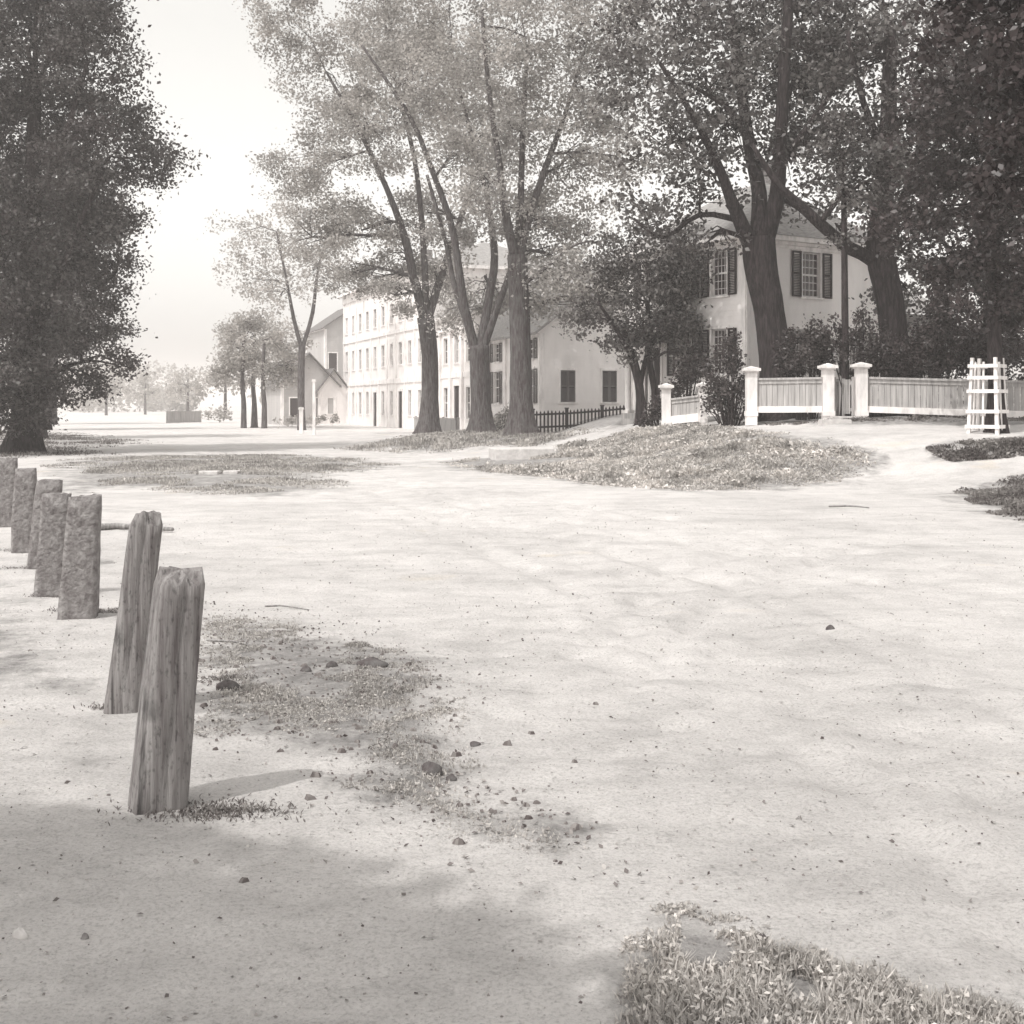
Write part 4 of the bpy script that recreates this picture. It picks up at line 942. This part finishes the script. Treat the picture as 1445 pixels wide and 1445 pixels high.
for i, (X, d, h, lab) in enumerate(((150, 210, 9, 'faint pale tree far down the street, nearest the left row'), (205, 230, 8, 'faint low tree dissolving in haze at the end of the street'), (265, 190, 8, 'faint rounded tree behind the distant dark fence'), (318, 150, 9, 'faint tree behind the clump of three small trees'))):
    s = F / d; b = 572 + 1.7 * s
    tree('distant_tree', lab, 'tree', d, [(X, b, .22 * s), (X, b - 3 * s, .18 * s), (X, b - h * .7 * s, .1 * s)], [], [(X, b - h * .6 * s, 2.6 * s, 2.4 * s), (X + 2 * s, b - h * .5 * s, 2 * s, 1.6 * s), (X - 2 * s, b - h * .5 * s, 2 * s, 1.7 * s), (X, b - h * .85 * s, 2 * s, 1.6 * s)], .5, 1.3, 'leaf_far_hazed', group='faint trees at the end of the street', seed=40 + i)
def woods():
    C, T = [], []
    for i in range(70):
        x = RNG.uniform(-330, 140); y = 330 + RNG.uniform(-40, 60); hh = RNG.uniform(7, 14); n = 900
        u = RNG.normal(size=(n, 3)); u /= np.linalg.norm(u, axis=1)[:, None]
        C.append(np.array([x, y, hh * .5]) + u * (RNG.uniform(.2, 1, n) ** .4)[:, None] * np.array([hh * .7, hh * .5, hh * .55])); T.append(np.clip(RNG.normal(.5, .25, n), 0, 1))
    tag(mesh_np('woods', leaves(np.concatenate(C), 1.1), 4, np.concatenate(T), M['leaf_far_hazed']), 'pale woods closing the far end of the street', 'woods', kind='stuff')
woods()
# shade tree beside the viewer, outside the picture: its shadow lies across the foreground
def shade_tree():
    c = Vector((-7.5, -3.5, 9.0)); g = Vector((-8.1, -4.2, gz(-8.1, -4.2)))
    root = thing('shade_tree', 'broad roadside tree beside the near path, casting the foreground shade', 'tree', g)
    tb = MB(); tb.tube([g - Vector((0, 0, .3)), g + Vector((0, 0, 2)), g + Vector((.1, .1, 4.5)), c], [.5, .4, .35, .15], 12, wob=.06)
    n = 420; u = RNG.normal(size=(n, 3)); u /= np.linalg.norm(u, axis=1)[:, None]
    cc = np.array(c) + u * (RNG.uniform(.05, 1, n) ** .5)[:, None] * np.array([3.7, 3.7, 3.3])
    for q in cc[::4]: tb.tube([c - Vector((0, 0, 2)), (c + Vector(q)) * .5 - Vector((0, 0, .4)), Vector(q)], [.08, .05, .02], 5, cap=False)
    tb.build('trunk', M['dark_bark'], root, smooth=True)
    idx = RNG.integers(0, n, 90000); p = cc[idx] + RNG.normal(size=(90000, 3)) * .4
    u2 = RNG.normal(size=(60000, 3)); u2 /= np.linalg.norm(u2, axis=1)[:, None]
    p[:60000] = np.array(c) + u2 * (RNG.uniform(0, 1, 60000) ** .36)[:, None] * np.array([4.3, 4.3, 3.6])
    mesh_np('crown', leaves(p, .2), 4, RNG.uniform(0, 1, 90000), M['leaf_left'], root)
shade_tree()

# ------------------------------------------------------------------ shrubs
shrub('shrub', 'dark leafy shrub filling the gap beside the left white pillar', 1030, 36.8, [(1025, 530, 30, 45), (1045, 560, 22, 30), (1012, 570, 20, 25), (1030, 490, 18, 20)], lm='leaf_shrub', seed=1)
shrub('shrub', 'flowering shrub spilling over the fence right of the leaning trunk', 1140, 36.5, [(1130, 500, 38, 32), (1160, 490, 25, 30), (1110, 515, 22, 22), (1150, 462, 12, 14)], seed=2)
shrub('shrub', 'loose tall bush between gate and dark limbed tree', 1218, 36, [(1212, 500, 28, 40), (1235, 480, 20, 30), (1180, 470, 14, 28), (1222, 450, 14, 14)], seed=3)
shrub('shrub', 'wide dark shrubbery behind the long board fence', 1310, 35.5, [(1300, 500, 55, 40), (1350, 480, 50, 55), (1275, 520, 35, 25), (1410, 500, 60, 50), (1340, 430, 40, 30)], lm='leaf_dark', seed=4)
tree('maple_tree', 'dark spreading garden tree behind the long board fence at the right', 'tree', 46, [(1400, 575, 14), (1400, 500, 12), (1398, 420, 10)], [[(1398, 430, 7), (1350, 380, 5), (1310, 340, 3)], [(1398, 430, 7), (1450, 380, 5), (1500, 330, 3)]],
     [(1330, 410, 55, 50), (1390, 430, 60, 55), (1450, 440, 60, 60), (1500, 400, 70, 80), (1350, 490, 60, 35), (1430, 510, 60, 35), (1480, 500, 50, 45), (1310, 470, 40, 40), (1400, 330, 80, 60)], .16, 2.4, 'leaf_dark', 'dark_bark', seed=50, deep=1.2)
shrub('shrub', 'low garden bush behind the short sloping fence', 965, 39.5, [(965, 535, 28, 28), (985, 520, 18, 24), (950, 555, 16, 18)], seed=5)
shrub('shrub', 'small bush on the pillar side of the far left fence end', 930, 41, [(930, 575, 18, 16), (915, 590, 20, 12)], seed=6)
shrub('hedge', 'clipped grey hedge between the middle and nearest elm trunks', 706, 58, [(700, 596, 20, 16), (718, 594, 16, 18), (690, 600, 12, 12)], .13, 2.5, 'leaf_elm_hazed', 'hedge', seed=7)
shrub('hedge', 'long low hedge before the distant cottage', 440, 90, [(400, 594, 14, 6), (425, 594, 16, 6), (450, 592, 16, 6), (470, 591, 10, 6)], .2, 2.5, 'leaf_far_hazed', 'hedge', seed=8)
shrub('shrub', 'faint round bush beside the distant dark fence', 305, 120, [(300, 585, 16, 12), (318, 580, 12, 14)], .3, 1.5, 'leaf_far_hazed', seed=9)

# ------------------------------------------------------------------ small things on the road
def lump(name, label, X, Y, w, h, m, cat, seed, flat=1.):
    x, y = hit(X, Y); g = Vector((x, y, gz(x, y))); rs = random.Random(seed); mb = MB(); n, rings = 14, 7
    ph = [rs.uniform(0, 6) for _ in range(4)]
    for i in range(rings):
        t = i / (rings - 1) * math.pi * .62
        for j in range(n):
            a = 2 * math.pi * j / n; r = 1 + .22 * math.sin(2 * a + ph[0] + t) + .14 * math.sin(3 * a + ph[1]) + .1 * math.sin(5 * a + ph[2] + 3 * t) + rs.uniform(-.05, .05)
            mb.v.append((g.x + math.cos(a) * math.sin(t) * r * w / 2, g.y + math.sin(a) * math.sin(t) * r * w / 2 * .7, g.z + h * math.cos(t) * (1 + .15 * math.sin(a * 2 + ph[3]))))
    for i in range(rings - 1):
        for j in range(n): mb.f.append((i * n + j, i * n + (j + 1) % n, (i + 1) * n + (j + 1) % n, (i + 1) * n + j))
    return tag(mb.build(name, M[m], None, g, smooth=True), label, cat)
for i, (X, Y, w, h, lab) in enumerate((
        (525, 940, .20, .05, 'largest dark clod of earth in the gutter'), (432, 948, .08, .03, 'small dark clod beside the largest gutter clod, toward the posts'),
        (468, 942, .07, .035, 'rounded dark clod just before the largest gutter clod'), (608, 1095, .11, .05, 'knobbly dark clod among the gutter leaves'),
        (637, 1103, .06, .025, 'thin dark clod beside the knobbly one'), (670, 1053, .06, .02, 'flat dark clod alone above the knobbly one'),
        (322, 972, .13, .05, 'mossy dark clod close to the nearest post'), (1172, 888, .055, .03, 'single dark stone alone in the middle of the road'),
        (1074, 1330, .045, .022, 'dark round clod standing in the foreground weeds'))):
    lump('earth_clod', lab, X, Y, w, h, 'earth_clod', 'clod', 60 + i)
lump('pebble', 'white pebble lying in the shade at lower left', 28, 1330, .05, .028, 'pale_stone', 'stone', 80)
lump('pebble', 'smaller pale pebble in the shade, to the right of the white one', 120, 1328, .03, .016, 'granite', 'stone', 81)
def stick(label, pix, r):
    pts = []
    for X, Y in pix:
        x, y = hit(X, Y); pts.append(Vector((x, y, gz(x, y) + r * .9)))
    mb = MB(); mb.tube(pts, [r * (1 - .5 * i / (len(pts) - 1)) for i in range(len(pts))], 7, wob=.15); tag(mb.build('stick', M['post_wood'], None, pts[0], smooth=True), label, 'stick')
stick('straight thin stick lying on the road past the posts', [(374, 857), (395, 856), (415, 859), (436, 862)], .008)
stick('dark twig on the ground right of the nearest post', [(292, 905), (310, 906), (330, 908), (352, 913)], .011)
stick('short stick lying on the road before the bank', [(1170, 716), (1195, 715), (1210, 716), (1226, 718)], .018)
stick('long dark rail end lying flat behind the wooden posts', [(136, 749), (165, 747), (200, 749), (244, 752)], .05)
# leaf litter and crumbs: nobody could count them
_gp = POLY['gutter']; c = [scatter(_gp, 700), scatter(_gp.mean(0) + (_gp - _gp.mean(0)) * 1.3, 600)]
big = poly([(-100, 760), (600, 710), (1300, 720), (1500, 800), (1500, 1445), (800, 1445), (-100, 1445)])
q = scatter(big, 1500); c.append(q)
crumb = scatter(big, 5200); nearb = poly([(-100, 860), (700, 850), (1500, 900), (1500, 1445), (-100, 1445)]); crumb = np.concatenate([crumb, scatter(nearb, 4200)])
lit = np.concatenate(c); p = on_ground(lit, .008)
t_ = np.clip(RNG.normal(.35, .25, len(p)), 0, 1)
pc = on_ground(crumb, .003)
tag(mesh_np('gravel', leaves(pc, RNG.choice([.006, .008, .011, .015], len(pc)), 1.2, .8), 4, np.clip(RNG.normal(.45, .3, len(pc)), 0, 1), M['litter']), 'fine grit scattered over the dirt road', 'gravel', kind='stuff')
tag(mesh_np('leaf_litter', leaves(p, .024, 1.0, .6), 4, t_, M['litter']), 'dry leaves and crumbs strewn over the road', 'litter', kind='stuff')
def crumbs():
    V, Fc, T = [], [], []
    P = POLY['gutter']; c = np.concatenate([scatter(P, 260), scatter(P, 120) + RNG.normal(size=(120, 2)) * .5])
    c = c[np.hypot(c[:, 0] + 1.45, c[:, 1] - 5.27) > .25]
    z = ground_h(c[:, 0], c[:, 1]); Q = []
    for (x, y), h in zip(c, z):
        r = RNG.choice([.008, .012, .02, .03], p=[.4, .33, .2, .07]); n = 7
        a = np.arange(n) * 2 * np.pi / n; rr = r * RNG.uniform(.6, 1.2, n); ry = RNG.uniform(.5, .9)
        low = np.stack([x + np.cos(a) * rr, y + np.sin(a) * rr * ry, np.full(n, h - .004)], 1); up_ = np.stack([x + np.cos(a) * rr * .6, y + np.sin(a) * rr * ry * .6, h + r * RNG.uniform(.4, .8, n)], 1)
        ct = np.array([x, y, h + r * .75])
        for j in range(n):
            k = (j + 1) % n; Q += [low[j], low[k], up_[k], up_[j], up_[j], up_[k], (up_[k] + ct) * .5, ct]; T += [RNG.uniform(0, .5)] * 2
    tag(mesh_np('earth_crumbs', np.array(Q), 4, np.array(T), M['litter']), 'crumbled dark earth strewn along the gutter', 'dirt', kind='stuff')
crumbs()
# tufts at the post feet
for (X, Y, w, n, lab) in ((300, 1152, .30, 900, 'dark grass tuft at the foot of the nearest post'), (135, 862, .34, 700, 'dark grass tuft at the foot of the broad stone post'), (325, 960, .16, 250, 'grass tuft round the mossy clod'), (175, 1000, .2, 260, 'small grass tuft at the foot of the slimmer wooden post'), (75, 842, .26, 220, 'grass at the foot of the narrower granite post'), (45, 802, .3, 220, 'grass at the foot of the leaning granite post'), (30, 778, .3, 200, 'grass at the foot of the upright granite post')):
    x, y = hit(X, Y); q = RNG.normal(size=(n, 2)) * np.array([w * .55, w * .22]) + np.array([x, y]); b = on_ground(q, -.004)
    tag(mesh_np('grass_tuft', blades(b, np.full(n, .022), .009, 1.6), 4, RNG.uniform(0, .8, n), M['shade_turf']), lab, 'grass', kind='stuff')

# ------------------------------------------------------------------ air
bx = MB(); lo, hi = (-2500, -400, -3.0), (2500, 2900 + 2700, 30)
bx.box8([(lo[0], lo[1], lo[2]), (hi[0], lo[1], lo[2]), (hi[0], hi[1], lo[2]), (lo[0], hi[1], lo[2]), (lo[0], lo[1], hi[2]), (hi[0], lo[1], hi[2]), (hi[0], hi[1], hi[2]), (lo[0], hi[1], hi[2])])
hm = bpy.data.materials.new('haze'); hm.use_nodes = True; hm.node_tree.nodes.clear()
pv = hm.node_tree.nodes.new('ShaderNodeVolumePrincipled'); ho = hm.node_tree.nodes.new('ShaderNodeOutputMaterial')
pv.inputs['Density'].default_value = .0014; pv.inputs['Color'].default_value = (.985, .955, .94, 1); pv.inputs['Anisotropy'].default_value = .1
hm.node_tree.links.new(pv.outputs[0], ho.inputs['Volume'])
tag(bx.build('haze', hm), 'thin pale summer haze filling the street', 'haze', kind='stuff')

# ------------------------------------------------------------------ light
SUN_EL = R(57); sx, sy = -.68, -.73
az = math.atan2(sx, sy)                     # compass style: 0 = +Y, clockwise positive
w = bpy.data.worlds.new('World'); sc.world = w; w.use_nodes = True
N, L = w.node_tree.nodes, w.node_tree.links
sky = N.new('ShaderNodeTexSky'); sky.sky_type = 'NISHITA'; sky.sun_disc = False; sky.sun_elevation = SUN_EL; sky.sun_rotation = az
sky.dust_density = 3.0; sky.air_density = 4.0; sky.ozone_density = 0.0; sky.altitude = 0
hs = N.new('ShaderNodeHueSaturation'); hs.inputs['Saturation'].default_value = 0.0
tn = N.new('ShaderNodeMix'); tn.data_type = 'RGBA'; tn.blend_type = 'MULTIPLY'; tn.inputs[0].default_value = 1; tn.inputs[7].default_value = (1, .984, .948, 1)
L.new(sky.outputs[0], hs.inputs['Color']); L.new(hs.outputs[0], tn.inputs[6]); L.new(tn.outputs[2], N['Background'].inputs['Color'])
N['Background'].inputs['Strength'].default_value = .15
ld = bpy.data.lights.new('sun', 'SUN'); ld.energy = 2.0; ld.angle = R(.5); ld.color = (1, .982, .95)
lo_ = bpy.data.objects.new('sun', ld); COL.objects.link(lo_)
dirv = Vector((sx * math.cos(SUN_EL), sy * math.cos(SUN_EL), math.sin(SUN_EL))); lo_.rotation_euler = dirv.to_track_quat('Z', 'Y').to_euler(); lo_.location = (0, 0, 40)

cam = bpy.data.cameras.new('camera'); co = bpy.data.objects.new('camera', cam); COL.objects.link(co); sc.camera = co
co.location = (0, 0, EYE); co.rotation_euler = (R(90), 0, 0)
cam.sensor_width = 36; cam.lens = 36 * F / 1445; cam.shift_y = -(722.5 - HOR) / 1445; cam.clip_end = 8000; cam.clip_start = .05
vs = sc.view_settings; vs.view_transform = 'Standard'; vs.look = 'None'; vs.exposure = .47; vs.gamma = 1
sc.cycles.volume_bounces = 3; sc.cycles.max_bounces = 5; sc.cycles.transparent_max_bounces = 8
sc.cycles.use_denoising = True
